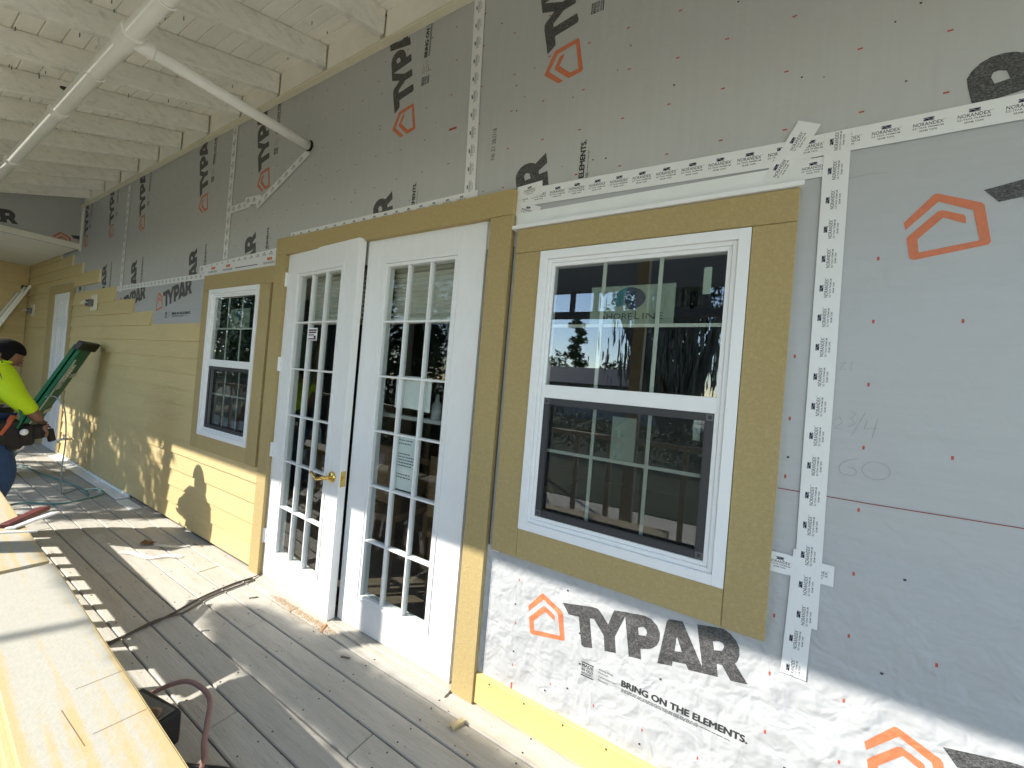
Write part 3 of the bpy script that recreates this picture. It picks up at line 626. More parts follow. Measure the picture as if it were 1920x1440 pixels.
for x in (-2.93,-2.05):
    hz = zb(PY)+0.138; q = MB(); q.tube([(x,PY,PZ+0.03),(x,PY,hz)], 0.005, 6)
    q.tube([(x,PY+0.040*math.cos(a), PZ+0.040*math.sin(a)) for a in np.linspace(-2.6,-0.5,8)] , 0.004, 6); q.box(x-0.012,x+0.012,PY-0.012,PY+0.012,PZ+0.034,PZ+0.052); obj('hanger', q, m_pipe, pipe)
q = MB(); sxp = -3.50; q.tube([(sxp,PY,PZ+0.03),(sxp,PY,PZ+0.052)], 0.016, 12); q.tube([(sxp-0.012,PY,PZ+0.05),(sxp-0.014,PY,PZ+0.075),(sxp,PY,PZ+0.092),(sxp+0.014,PY,PZ+0.075),(sxp+0.012,PY,PZ+0.05)], 0.004, 6); q.tube([(sxp,PY,PZ+0.09),(sxp,PY,PZ+0.094)], 0.024, 14)
obj('sprinkler_head', q, m_iron, pipe)

# ------------------------------------------------------------------ deck
deck = bpy.data.objects.new('deck', None); C.objects.link(deck); deck['kind'] = 'structure'; deck.location = (-3,-0.9,-0.02); ROOT['deck'] = Vector((-3,-0.9,-0.02))
DR_ = random.Random(21); ye = 0.020; row = 0
jt = {1:[-2.9,-6.1],2:[-4.6,-2.1],3:[-6.9,-3.9,-1.1],4:[-5.2,-3.27],5:[-7.6,-4.4,-1.6]}
pos = 0.028
while pos > -1.70:
    y1 = pos; y0 = pos - 0.1120; xs = [-10.03] + sorted(jt.get(row, [DR_.uniform(-8,-5), DR_.uniform(-4,-1.2)])) + [1.8]
    for a, b in zip(xs[:-1], xs[1:]):
        obj('deck_board', MB().box(a+0.0012,b-0.0012,y0,y1,-0.048,-0.020+DR_.uniform(-.0012,.0004)), m_deck, deck, bevel=0.0035)
    pos -= 0.1178; row += 1
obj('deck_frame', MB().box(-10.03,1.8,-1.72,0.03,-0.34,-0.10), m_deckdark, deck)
sd = MB()
for r_i in range(15):
    yc = 0.028 - 0.056 - 0.1178*r_i
    for x in np.arange(-7.9, 1.6, 0.406):
        for s_ in (-0.034, 0.034): sd.box(x-.0028,x+.0028,yc+s_-.0028,yc+s_+.0028,-0.0202,-0.0192)
o = obj('screw_head', sd, m_iron, deck); o['kind'] = 'stuff'
# railing on the open side
rl = root('porch_railing', 'tan wooden porch railing with square balusters on the open side of the deck', 'railing', (-4,-1.76,0))
PX = (-8.6,-5.95,-3.33,-0.70)
for a, b in zip((-10.0,)+tuple(p+.046 for p in PX), tuple(p-.046 for p in PX)+(1.8,)):
    obj('top_rail', MB().box(a,b,-1.80,-1.72,0.965,1.0), m_rail, rl, bevel=0.003); obj('bottom_rail', MB().box(a,b,-1.78,-1.74,0.08,0.12), m_rail, rl)
bm_ = MB().box(-0.020,0.020,-0.018,0.018,0.12,0.965).mesh('baluster', 0.002)
for i in range(40):
    x = -9.86 + 0.29*i
    if min(abs(x-p) for p in PX) > 0.075: link('baluster', bm_, m_rail, rl, loc=(x,-1.76,0))

# ------------------------------------------------------------------ boards laid out on trestles along the deck
def plank_mat():
    m = mat('primed_plank', (0.43,0.415,0.35), 0.8, var=0.06, vscale=40, bump=0.10, bscale=120)
    nt = m.node_tree; N = nt.nodes; L = nt.links; p = N['Principled BSDF']; src = p.inputs['Base Color'].links[0].from_socket
    tc = N.new('ShaderNodeTexCoord'); mp = N.new('ShaderNodeMapping'); mp.inputs['Scale'].default_value = (0.55, 24, 1); mp.inputs['Rotation'].default_value = (0,0,0.05); L.new(tc.outputs['Object'], mp.inputs[0])
    t = N.new('ShaderNodeTexNoise'); t.inputs['Scale'].default_value = 1.6; t.inputs['Detail'].default_value = 3; L.new(mp.outputs[0], t.inputs['Vector'])
    t2 = N.new('ShaderNodeTexNoise'); t2.inputs['Scale'].default_value = 26; t2.inputs['Detail'].default_value = 5; L.new(tc.outputs['Object'], t2.inputs['Vector'])
    sp = N.new('ShaderNodeSeparateXYZ'); L.new(tc.outputs['Object'], sp.inputs[0])
    ab = N.new('ShaderNodeMath'); ab.operation = 'ABSOLUTE'; L.new(sp.outputs[1], ab.inputs[0])
    ed = N.new('ShaderNodeMapRange'); ed.inputs[1].default_value = 0.060; ed.inputs[2].default_value = 0.094; ed.inputs[3].default_value = 0; ed.inputs[4].default_value = 0.17; L.new(ab.outputs[0], ed.inputs[0])
    fx = N.new('ShaderNodeMapRange'); fx.inputs[1].default_value = -0.75; fx.inputs[2].default_value = 0.5; fx.inputs[3].default_value = -0.16; fx.inputs[4].default_value = 0.04; L.new(sp.outputs[0], fx.inputs[0])
    a1 = N.new('ShaderNodeMath'); a1.operation = 'ADD'; L.new(t.outputs['Fac'], a1.inputs[0]); L.new(ed.outputs[0], a1.inputs[1])
    a3 = N.new('ShaderNodeMath'); a3.operation = 'ADD'; L.new(a1.outputs[0], a3.inputs[0]); L.new(fx.outputs[0], a3.inputs[1])
    a2 = N.new('ShaderNodeMath'); a2.operation = 'MULTIPLY_ADD'; L.new(t2.outputs['Fac'], a2.inputs[0]); a2.inputs[1].default_value = 0.28; L.new(a3.outputs[0], a2.inputs[2])
    mr = N.new('ShaderNodeMapRange'); mr.inputs[1].default_value = 0.58; mr.inputs[2].default_value = 0.78; mr.inputs[3].default_value = 0; mr.inputs[4].default_value = 0.65; L.new(a2.outputs[0], mr.inputs[0])
    mx = N.new('ShaderNodeMix'); mx.data_type = 'RGBA'; L.new(mr.outputs[0], mx.inputs['Factor']); L.new(src, mx.inputs['A']); mx.inputs['B'].default_value = (0.52,0.36,0.11,1); L.new(mx.outputs['Result'], p.inputs['Base Color']); return m
m_plank = plank_mat()
m_plankedge = mat('painted_edge', (0.60,0.47,0.20), 0.65, var=0.12, vscale=40)
def plank(x0, y0, x1, y1, wd, z, th, label, grp=None, edge=True):
    cx, cy = (x0+x1)/2, (y0+y1)/2; ang = math.atan2(y1-y0, x1-x0); ln = math.hypot(x1-x0, y1-y0)
    mb = MB().box(-ln/2, ln/2, -wd/2, wd/2, -th, 0)
    o = obj('siding_plank', mb, m_plank, None, bevel=0.002, loc=(cx,cy,z), rot=(0,0,ang)); tag(o, label, 'plank', grp)
    if edge:
        obj('painted_edge', MB().box(-ln/2+.002, ln/2-.002, -wd/2-0.0012, -wd/2, -th+.002, -0.002).box(-ln/2+.002, ln/2-.002, wd/2, wd/2+0.0012, -th+.002, -0.002), m_plankedge, o)
    return o
GP = 'siding planks laid out for painting'
top = plank(-2.268,-1.047,-0.30,-1.119,0.192,0.500,0.013,'nearest grey primed plank with streaks of yellow paint, topmost at bottom left corner',GP)
plank(-2.268,-1.058,-0.30,-1.132,0.192,0.486,0.013,'plank directly under the yellow streaked top plank, its yellow edge showing at left',GP)
plank(-2.268,-1.068,-0.30,-1.145,0.192,0.472,0.013,'lowest plank of the near stack, edge peeping out below the other two',GP)
plank(-4.70,-0.985,-2.322,-1.0475,0.190,0.492,0.013,'plainer pale plank carrying the maroon offcut, beyond the dark gap',GP)
sc = P2(); 
sc.line([(-0.08,0.010),(-0.075,0.092)], 0.0018); sc.line([(0.115,0.005),(0.12,0.092)], 0.0018); sc.line([(-0.02,-0.022),(0.14,-0.012)], 0.0016)
obj('scratch', sc.put(lambda u, v: (u, v, 0.0003)), m_wood, top)
def bench(x0, x1, y, slope, top, lab):
    t = root('bench', lab, 'bench', ((x0+x1)/2, y, 0)); n = int(round((x1-x0)/0.238)); yy = lambda x: y + slope*(x-x0)
    obj('beam', MB().obox((x0,yy(x0)-.045,top-.02),(x1,yy(x1)-.045,top-.02),.045,.04), m_rail, t); obj('beam', MB().obox((x0,yy(x0)+.05,top-.02),(x1,yy(x1)+.05,top-.02),.03,.04), m_rail, t)
    for i in range(n+1):
        x = x0+.03 + (x1-x0-.06)*i/n; obj('leg', MB().box(x-.022,x+.022,yy(x)-.065,yy(x)-.03,-.0195,top-.0405), m_rail, t)  # close-set legs added to cast toothed stripes of shade on the deck
bench(-2.24,-0.32,-1.065,-0.0375,0.4585,'low tan bench under the near planks, slat legs added to stripe the shade'); bench(-4.68,-2.32,-0.985,-0.026,0.4785,'low tan bench under the plain far plank, slat legs added to stripe the shade')
o = obj('siding_offcut', MB().prism([(-0.024,0),(0.024,0),(0.020,0.017),(-0.020,0.020)], 'x', -0.13, 0.13), mat('maroon_paint', (0.12,0.022,0.022), 0.5, var=0.1, vscale=40), None, bevel=.0015, loc=(-2.975,-0.920,0.4925), rot=(0,0,rad(143))); tag(o, 'short maroon offcut lying across the far plank', 'offcut')
o = obj('trim_offcut', MB().box(-0.11,0.11,-0.020,0.020,0,0.008), m_vinyl, None, bevel=.001, loc=(-2.905,-0.902,0.4935), rot=(rad(-6),0,rad(132))); tag(o, 'white trim offcut beside the maroon one on the plank', 'offcut')
o = obj('trim_offcut', MB().box(-0.12,0.12,-0.006,0.006,0,0.006), m_vinyl, None, loc=(-2.80,-1.015,0.4925), rot=(0,0,rad(52))); tag(o, 'thin white strip lying flat on the far plank', 'offcut')
for i, (u, v, a, lab) in enumerate(((0.235,-0.060,0.3,'dark wood splinter lying on the near plank'),(0.33,0.012,1.2,'small brown twig on the yellow streaked plank'))):
    o = obj('splinter', MB().tube([(-0.012,0,0.002),(0,0.002,0.004),(0.014,-0.001,0.002)], [0.001,0.004,0.001], 6), m_wood, None, loc=(-1.285+u, -1.083-0.0366*u+v, 0.5005), rot=(0,0,a)); tag(o, lab, 'splinter')

# tool case, hose and cords
tc_ = root('tool_case', 'black tool case on the deck partly under the near plank', 'tool case', (-1.66,-0.80,-0.02))
tcb = MB().box(-0.115,0.115,-0.09,0.09,0,0.12); obj('case_body', tcb, m_black, tc_, bevel=.008, loc=(-1.715,-0.845,-0.02), rot=(0,0,rad(10)))
obj('case_panel', MB().box(-0.10,0.10,-0.07,0.07,0,0.004), mat('worn_grey', (0.16,0.155,0.14), 0.6, var=0.4, vscale=30), tc_, loc=(-1.715,-0.845,0.1005), rot=(0,0,rad(12)))
kb = MB().tube([(0,0,0),(0,0,0.010),(0,0,0.014)], [0.030,0.030,0.016], 18); obj('knob', kb, mat('rust_brown', (0.12,0.06,0.03), 0.5), tc_, loc=(-1.655,-0.815,0.1048), smooth=True)
def spline(pts, n=10):
    P = [Vector(p) for p in pts]; P = [P[0]*2-P[1]] + P + [P[-1]*2-P[-2]]; out = []
    for i in range(1, len(P)-2):
        for k in range(n):
            t = k/n; a, b, c, d = P[i-1], P[i], P[i+1], P[i+2]
            out.append(0.5*((2*b) + (c-a)*t + (2*a-5*b+4*c-d)*t*t + (-a+3*b-3*c+d)*t**3))
    out.append(P[-2]); return out
def cable(name, pts, r, m, label, cat, n=10, seg=8): return tag(obj(name, MB().tube(spline(pts, n), r, seg), m, None, smooth=True), label, cat)
cable('air_hose', [(-1.86,-0.86,0.06),(-1.885,-0.765,0.030),(-1.84,-0.690,0.055),(-1.765,-0.655,0.075),(-1.655,-0.640,0.06),(-1.575,-0.675,0.035),(-1.52,-0.705,0.010),(-1.45,-0.735,-0.009),(-1.36,-0.83,-0.009)], 0.0092, mat('pink_hose', (0.30,0.17,0.145), 0.5, var=0.15, vscale=20), 'pinkish air hose looping up off the deck beside the tool case', 'hose')
cable('power_cord', [(-1.60,-0.80,-0.012),(-1.50,-0.765,-0.012),(-1.36,-0.690,-0.012),(-1.22,-0.66,-0.012)], 0.007, m_black, 'black power cord on the deck at the bottom edge under the planks', 'cord')
m_cord = mat('brown_cord', (0.085,0.065,0.05), 0.6)
cable('electric_cord', [(-2.40,-0.95,-0.014),(-2.45,-0.724,-0.014),(-2.47,-0.60,-0.014),(-2.50,-0.47,-0.014),(-2.56,-0.31,-0.014),(-2.585,-0.137,-0.014),(-2.575,-0.03,-0.014),(-2.58,0.012,-0.012)], 0.0055, m_cord, 'brown double extension cord running from the door casing across the deck boards, left strand', 'cord')
cable('electric_cord', [(-2.37,-0.95,-0.014),(-2.435,-0.724,-0.014),(-2.475,-0.55,-0.004),(-2.47,-0.43,-0.014),(-2.53,-0.29,-0.014),(-2.54,-0.137,-0.014),(-2.545,-0.045,-0.014),(-2.565,0.010,-0.012)], 0.005, m_cord, 'right strand of the brown cord that crosses the deck from the doors', 'cord')
m_teal = mat('teal_hose', (0.10,0.27,0.25), 0.45)
cable('air_hose', [(-4.9,-0.90,-0.012),(-5.242,-0.626,-0.012),(-5.034,-0.415,-0.012),(-5.065,-0.248,-0.012),(-5.155,-0.11,-0.012),(-5.33,-0.10,-0.010),(-5.36,-0.19,-0.012),(-5.20,-0.20,-0.012),(-5.55,-0.19,-0.012),(-6.2,-0.28,-0.012),(-6.9,-0.38,-0.012),(-7.1,-0.6,-0.012),(-6.3,-0.7,-0.012),(-5.7,-0.78,-0.012)], 0.0065, m_teal, 'teal air hose snaking over the deck near the stepladder', 'hose')
cable('air_hose', [(-5.30,-0.50,0.90),(-5.30,-0.44,0.90),(-5.20,-0.40,0.80),(-5.28,-0.36,0.52),(-5.32,-0.36,0.25),(-5.34,-0.35,0.05),(-5.36,-0.33,-0.012),(-5.5,-0.21,-0.012)], 0.005, mat('grey_hose', (0.30,0.33,0.33), 0.4), 'grey hose hanging in a curve from the stepladder down to the deck', 'hose')

# debris on the boards
o = obj('dry_leaf', MB().add([(-.05,-.01,0.004),(-.01,-.035,0.016),(.04,-.02,.006),(.055,.012,.02),(.01,.03,.004),(-.035,.022,.022),(0,0,.010)], [(6,0,1),(6,1,2),(6,2,3),(6,3,4),(6,4,5),(6,5,0)]), mat('dry_leaf', (0.16,0.075,0.02), 0.7, var=0.3, vscale=60), None, loc=(-3.60,-0.245,-0.018), rot=(0,0,0.6)); tag(o, 'curled brown dry leaf in the shadow on the deck', 'leaf')
m_film = veil('clear_film', (0.85,0.85,0.82), 0.55)
def ribbon(pts, wd, lab):
    P = spline(pts, 6); vs = []; 
    for i, p in enumerate(P):
        d = (P[min(i+1,len(P)-1)] - P[max(i-1,0)]); d.z = 0; d.normalize(); n = Vector((-d.y, d.x, 0)); wob = wd*(0.75+0.5*noise.noise((i*.6,p.x*5,0)))
        vs += [p + n*wob/2 + Vector((0,0,.006*abs(noise.noise((i*.9,2,p.x))))), p - n*wob/2]
    tag(obj('plastic_strip', MB().add(vs, [(2*i,2*i+1,2*i+3,2*i+2) for i in range(len(P)-1)]), m_film, None, smooth=True), lab, 'plastic strip')
ribbon([(-3.56,-0.40,-.014),(-3.47,-0.36,-.010),(-3.33,-0.32,-.014),(-3.28,-0.25,-.006),(-3.20,-0.18,-.014)], 0.05, 'strip of clear plastic film lying in the sun between two boards')
ribbon([(-3.62,-0.19,-.014),(-3.50,-0.22,-.004),(-3.40,-0.16,-.008),(-3.36,-0.08,-.014)], 0.045, 'crumpled clear film beside the brown leaf')
o = obj('paper_scrap', MB().add([(-.07,-.05,.002),(.08,-.03,.004),(.0,.07,.010)], [(0,1,2)]), m_paper, None, loc=(-5.40,-0.14,-0.018)); tag(o, 'three cornered paper scrap on the shaded deck by the wall', 'scrap')
for x, y, a, l, lab in ((-1.80,-0.055,2.1,0.10,'orange wood splinter sticking out under the ajar door leaf'),(-1.52,-0.135,0.3,0.05,'small grey wood chip below the right door'),(-0.86,-0.115,1.2,0.055,'stub of pale wood on the deck below the baseboard'),(-2.35,-0.14,0.9,0.045,'thin chip on the sunlit boards near the left door'),(-3.34,-0.04,0.2,0.09,'dark splinter at the foot of the siding in the shadow')):
    w_ = 0.011 if 'stub' in lab else 0.004
    o = obj('wood_chip', MB().box(-l/2,l/2,-w_,w_,0,w_*1.2), mat('chip', (0.42,0.20,0.08) if 'orange' in lab else ((0.45,0.36,0.2) if 'stub' in lab else (0.15,0.12,0.09)), 0.7), None, bevel=.001, loc=(x,y,-0.0195), rot=(0,rad(-4),a)); tag(o, lab, 'wood chip')
sw = MB(); q = random.Random(4)
for i in range(1600):
    t = q.random(); x = -2.28 + 0.55*t + q.gauss(0,.03); y = -0.045 - 0.030*abs(q.gauss(0,1)) ; s_ = q.uniform(.0012,.004); a = q.uniform(0,3.14); z = -0.0195
    c_, n2 = math.cos(a)*s_, math.sin(a)*s_
    sw.add([(x-c_,y-n2,z),(x+n2*.5,y-c_*.5,z+.001),(x+c_,y+n2,z+s_*q.uniform(.1,.9)),(x-n2*.5,y+c_*.5,z+.0015)], [(0,1,2,3)])
o = obj('sawdust', sw, mat('sawdust', (0.42,0.26,0.12), 0.9, var=0.35, vscale=120), None); o['kind'] = 'stuff'; o['label'] = 'rusty sawdust swept along the bottom of the left door'
gr = MB()
for i in range(900):
    x = q.uniform(-6.5,-0.3); y = q.uniform(-0.75,0.0); s_ = q.uniform(.0012,.0042)*(1.5 if q.random()<.08 else 1); a = q.uniform(0,3.14); c_, n2 = math.cos(a)*s_, math.sin(a)*s_*.6
    gr.add([(x-c_,y-n2,-.0193),(x+n2,y-c_*.6,-.0188),(x+c_,y+n2,-.0185),(x-n2,y+c_*.6,-.0188)], [(0,1,2,3)])
o = obj('grit', gr, mat('grit', (0.16,0.12,0.08), 0.9, var=0.4, vscale=100), None); o['kind'] = 'stuff'; o['label'] = 'grit and small chips scattered over the deck boards'

# ------------------------------------------------------------------ papers and stickers on and behind the glass
def flat(name, x0, x1, z0, z1, y, m, lab, cat, th=0.0006, bend=0.0):
    n = 8; vs = []
    for i in range(n+1):
        t = i/n; x = x0+(x1-x0)*t; yy = y + bend*math.sin(math.pi*t)
        vs += [(x,yy,z0+0.004*math.sin(5*t)*(bend>0)),(x,yy,z1)]
    o = obj(name, MB().add(vs, [(2*i,2*i+2,2*i+3,2*i+1) for i in range(n)]), m, None); tag(o, lab, cat); return o
flat('paper_sheet', -1.545,-1.300,1.180,1.350,0.060,m_paper,'blank white paper sheet taped inside the right door, upper of the two','paper',bend=0.012)
ps = flat('paper_sheet', -1.508,-1.365,0.765,1.040,0.0595,m_paper,'printed paper notice inside the right door, below the blank sheet','paper',bend=0.0)
pp = P2(); pr_ = random.Random(2)
for k, (z, w0) in enumerate(((1.015,.10),(0.998,.085),(0.945,.08),(0.930,.115),(0.915,.11),(0.900,.115),(0.885,.10),(0.840,.09),(0.825,.10))):
    u = -1.495
    while u < -1.495+w0: l = pr_.uniform(.006,.018); pp.rect(u,u+l,z,z+0.006); u += l+.004
obj('print', pp.put(FRONT(0,0,0.0590)), mat('grey_type', (0.12,0.12,0.13), 0.7), ps)['kind'] = 'stuff'
st = flat('warning_sticker', -2.262,-2.168,1.517,1.592,-0.006,m_paper,'small white sticker with black print on the left door pane','sticker')
pp = P2(); pp.rect(-2.256,-2.174,1.574,1.584)
pp.rect(-2.254,-2.178,1.561,1.570)
for z in (1.551,1.543,1.527,1.522): pp.rect(-2.254,-2.178-0.02*(z>1.53),z,z+0.004)
pp.rect(-2.200,-2.180,1.531,1.546); obj('print', pp.put(FRONT(0,0,-0.0064)), mat('dark_red_type', (0.07,0.015,0.02), 0.6), st)['kind'] = 'stuff'
m_pale = veil('pale_sticker', (0.62,0.74,0.64), 0.75)
flat('glass_label', -0.117,-0.093,1.702,1.792,0.0232,m_pale,'narrow pale label on the upper right pane of the large window','label')
flat('glass_label', -0.113,-0.091,1.213,1.289,0.0395,m_pale,'narrow pale label on the lower sash of the large window','label')
flat('glass_sheet', -0.390,-0.302,1.098,1.262,0.0550,veil('pale_green_sheet', (0.42,0.52,0.45), 0.8),'pale green sheet standing behind the lower sash of the large window','sheet')
def sign(x0, x1, z0, z1, y, lab, mirror=False):
    r = root('hanging_sign', lab, 'sign', ((x0+x1)/2, y, z0)); m = veil('sign_panel', (0.50,0.60,0.50), 0.55)
    obj('panel', MB().box(x0,x1,y,y+0.002,z0,z1), m, r); b = MB().ring(x0,x1,z0,z1,0.0018,y-0.0005,y+0.003); obj('border', b, mat('sign_edge', (0.16,0.19,0.17), 0.6), r)
    W_, H_ = x1-x0, z1-z0; cx = x0+W_*0.48; cz = z0+H_*0.68; rx, rz = W_*0.19, H_*0.27
    ell = lambda a, sx=1, sz=1: (cx+rx*sx*math.cos(a), cz+rz*sz*math.sin(a))
    p1 = P2(); p1.poly([ell(a) for a in np.linspace(math.pi*0.30, math.pi*1.25, 22)] + [(cx+rx*(-.35+.12*t), cz+rz*(-.55+1.15*t)) for t in np.linspace(0,1,8)])
    obj('swirl', p1.put(FRONT(0,0,y-0.0012)), mat('teal_mark', (0.03,0.17,0.20), 0.5), r)
    p2 = P2(); p2.poly([ell(a) for a in np.linspace(-math.pi*0.45, math.pi*0.52, 22)] + [(cx+rx*(-.10-.25*math.sin(math.pi*t)+.1*t), cz+rz*(.98-1.9*t)) for t in np.linspace(0,1,10)])
    obj('swirl', p2.put(FRONT(0,0,y-0.0014)), mat('blue_mark', (0.02,0.045,0.10), 0.5), r)
    p3 = P2(); p3.line([(cx-rx*.25+rx*.5*t, cz+rz*(.15+.35*math.sin(math.pi*t)-.3*t)) for t in np.linspace(0,1,9)], H_*0.03); obj('wave', p3.put(FRONT(0,0,y-0.0018)), m_paper, r)
    p4 = P2(); h = H_*0.15; u0, u1 = x0+W_*0.13, x0+W_*0.88
    p4.text('S', u0, u0+W_*.07, z0+H_*.18, z0+H_*.18+h*1.35); p4.text('HORE', u0+W_*.09, u0+W_*.40, z0+H_*.18, z0+H_*.18+h); p4.text('L', u0+W_*.43, u0+W_*.49, z0+H_*.18, z0+H_*.18+h*1.35); p4.text('INE', u0+W_*.52, u1, z0+H_*.18, z0+H_*.18+h)
    obj('lettering', p4.put(FRONT(0,0,y-0.0012)), mat('sign_letter', (0.02,0.03,0.03), 0.6), r)
sign(-0.515,-0.205,1.600,1.757,0.060,'SHORELINE sign with teal swirl behind the large window')
sign(-3.39,-3.10,1.60,1.755,0.060,'SHORELINE sign with round blue mark behind the small window')
def blind(x0, x1, lab):
    b = MB(); n = 22
    prof = [(0.115+0.010*((i % 2)*2-1), 1.66+0.30*i/n) for i in range(n+1)]
    vs = [(x, y, z) for x in (x0, x1) for y, z in prof]; b.add(vs, [(i, i+1, n+2+i, n+1+i) for i in range(n)]); b.box(x0,x1,0.10,0.13,1.635,1.66)
    tag(obj('door_blind', b, m_blind, None), lab, 'blind')
blind(-2.46,-1.93,'raised cream blind behind the top panes of the ajar left door'); blind(-1.68,-1.14,'raised cream blind behind the top panes of the shut right door')
bt = MB().tube([(0,0,0),(0,0,0.002),(0,0,.075),(0,0,.10),(0,0,.112),(0,0,.13)], [.022,.026,.026,.011,.011,.010], 14); o = obj('water_bottle', bt, veil('bottle_plastic', (0.7,0.75,0.78), 0.45), None, smooth=True, loc=(-1.325,0.14,1.137)); tag(o, 'clear water bottle on the sill inside the right door', 'bottle')
o = obj('inner_sill', MB().box(-1.9,-0.95,0.125,0.165,1.115,1.135), m_roomtrim, None); tag(o, 'pale ledge inside the right door under the bottle', 'ledge')
tb = root('inside_table', 'brown wooden table standing in the dark room behind the doors', 'table', (-1.7,1.1,0))
obj('table_top', MB().box(-2.5,-0.9,0.75,1.5,0.72,0.76), m_wood, tb)
for x in (-2.44,-0.96):
    for y in (0.81,1.44): obj('leg', MB().box(x-.03,x+.03,y-.03,y+.03,-.02,.72), m_wood, tb)
for i, (x, y, lab) in enumerate(((-2.0,0.55,'dark wooden chair pulled up to the inside table, left one'),(-1.3,0.55,'dark wooden chair pulled up to the inside table, right one'))):
    ch_ = root('chair', lab, 'chair', (x,y,0), 'chairs at the inside table')
    obj('seat', MB().box(x-.2,x+.2,y-.2,y+.2,.42,.46), m_wood, ch_); obj('backrest', MB().box(x-.2,x+.2,y-.22,y-.195,.55,.9), m_wood, ch_)
    for a in (-.17,.17):
        for b in (-.17,.17): obj('leg', MB().box(x+a-.02,x+a+.02,y+b-.02,y+b+.02,-.02,.42), m_wood, ch_)
# ------------------------------------------------------------------ ladders
def along(A, B, t): return tuple(a + (b-a)*t for a, b in zip(A, B))
sl = root('step_ladder', 'green fibreglass stepladder with black top cap leaning against the yellow siding', 'stepladder', (-6.4,-0.6,-0.02))
CA, CB = Vector((-6.12,-0.035,1.375)), Vector((-5.87,-0.185,1.380))
dn = Vector((-6.60,-0.50,-0.02)) - CA; cw = (CB-CA); cwn = cw.normalized(); nrm = dn.normalized().cross(cwn).normalized()
A0 = CA; 
def rail_(P, Q, w_, nm, m, off=0):
    mb = MB(); a = Vector(P); b = Vector(Q); d = (b-a).normalized()
    mb.obox(a + nrm*off, b + nrm*off, w_, 0.030, nrm); return obj(nm, mb, m, sl, bevel=.003)
obj('top_cap', MB().obox(CA - cwn*0.045 + nrm*0.02, CB + cwn*0.045 + nrm*0.02, 0.10, 0.05, nrm), m_black, sl, bevel=.008)
Dn = dn*1.0
rail_(CA + cwn*0.055, CA + Dn + cwn*0.07, 0.125, 'rear_rail', m_green, 0.030); rail_(CB - cwn*0.070, CB + Dn - cwn*0.06, 0.145, 'front_rail', m_green, 0.010)
rail_(CA + cwn*0.060, CA + Dn + cwn*0.08, 0.115, 'rear_rail', m_green, 0.075); rail_(CB - cwn*0.072, CB + Dn - cwn*0.06, 0.135, 'front_rail', m_green, 0.055)
obj('rail_groove', MB().obox(CA + cwn*.131 + Dn*.03 + nrm*.012, CA + Dn*.99 + cwn*.140 + nrm*.012, .014, .012, nrm), m_black, sl)
for t in (0.22,0.50,0.80): obj('brace', MB().obox(CA+Dn*t+nrm*.0105+cwn*.0, CA+Dn*(t+.015)+nrm*.0105+cwn*.115, 0.05, 0.012, nrm), m_metal, sl)
for t, l in ((0.14,0.15),(0.27,0.06)):
    a = CB + Dn*t - cwn*0.085; a2 = CB + Dn*(t+l) - cwn*0.085
    for s_ in (1,): obj('label_sticker', MB().obox(a + nrm*-0.0065, a2 + nrm*-0.0065, 0.062, 0.0015, nrm), m_paper, sl)
    lp = MB(); 
    for q_ in range(7):
        f = (q_+.5)/7; c0 = a.lerp(a2, f); lp.obox(c0 - cwn*0.022 - nrm*0.0077, c0 + cwn*0.022*(0.4+0.6*((q_*5)%3)/2) - nrm*0.0077, 0.005, 0.0008, nrm)
    obj('print', lp, m_ink2, sl)['kind'] = 'stuff'
obj('rail_edge', MB().obox(CB + Dn*.10 - cwn*.022 - nrm*.007, CB + Dn*.97 - cwn*.016 - nrm*.007, .016, .012, nrm), mat('worn_edge', (0.55,0.55,0.45), 0.5, var=0.3, vscale=10), sl)
al = root('extension_ladder', 'aluminium extension ladder leaning in the far dark corner of the porch', 'ladder', (-9.7,-0.6,-0.02))
for x in (-9.96,-9.58):
    obj('side_rail', MB().obox((x,-0.035,2.28),(x,-0.92,-0.02),0.03,0.075,(1,0,0)), m_metal, al, bevel=.003)
    obj('side_rail', MB().obox((x+.0,-0.10,2.17),(x+.0,-0.98,-0.02),0.026,0.06,(1,0,0)), m_metal, al)
for i in range(8):
    t = 0.06+0.115*i; obj('rung', MB().tube([(-9.96,-0.035-.885*t,2.28-2.3*t),(-9.58,-0.035-.885*t,2.28-2.3*t)], 0.016, 10), m_metal, al)
obj('end_cap', MB().box(-9.985,-9.935,-0.07,0.000,2.24,2.30), m_black, al)

# ------------------------------------------------------------------ the worker
def skin(name, J, E, m, parent=None, levels=2, root_i=0):
    me = bpy.data.meshes.new(name); me.from_pydata([j[:3] for j in J], E, []); ob = bpy.data.objects.new(name, me); C.objects.link(ob)
    md = ob.modifiers.new('s', 'SKIN'); md.use_smooth_shade = True
    for i, j in enumerate(J):
        r_ = j[3]; me.skin_vertices[0].data[i].radius = r_ if isinstance(r_, tuple) else (r_, r_); me.skin_vertices[0].data[i].use_root = (i == root_i)
    sb = ob.modifiers.new('b', 'SUBSURF'); sb.levels = levels; sb.render_levels = levels
    dg = bpy.context.evaluated_depsgraph_get(); nm = bpy.data.meshes.new_from_object(ob.evaluated_get(dg)); bpy.data.objects.remove(ob); bpy.data.meshes.remove(me)
    nm.name = name; nm.materials.clear(); nm.polygons.foreach_set('use_smooth', [True]*len(nm.polygons))
    return link(name, nm, m, parent)
wk = root('person', 'person in neon yellow long sleeved shirt and tool belt bending beside the green stepladder', 'person', (-4.45,-0.9,-0.02))
m_skin = mat('skin', (0.20,0.10,0.06), 0.5, var=0.05, vscale=20)
m_hivis = mat('neon_shirt', (0.52,0.72,0.005), 0.75, var=0.05, vscale=10, bump=0.6, bscale=16, bstretch=(1,1,2.6))
m_jean = mat('blue_jeans', (0.025,0.06,0.15), 0.85, var=0.25, vscale=14, bump=0.3, bscale=40)
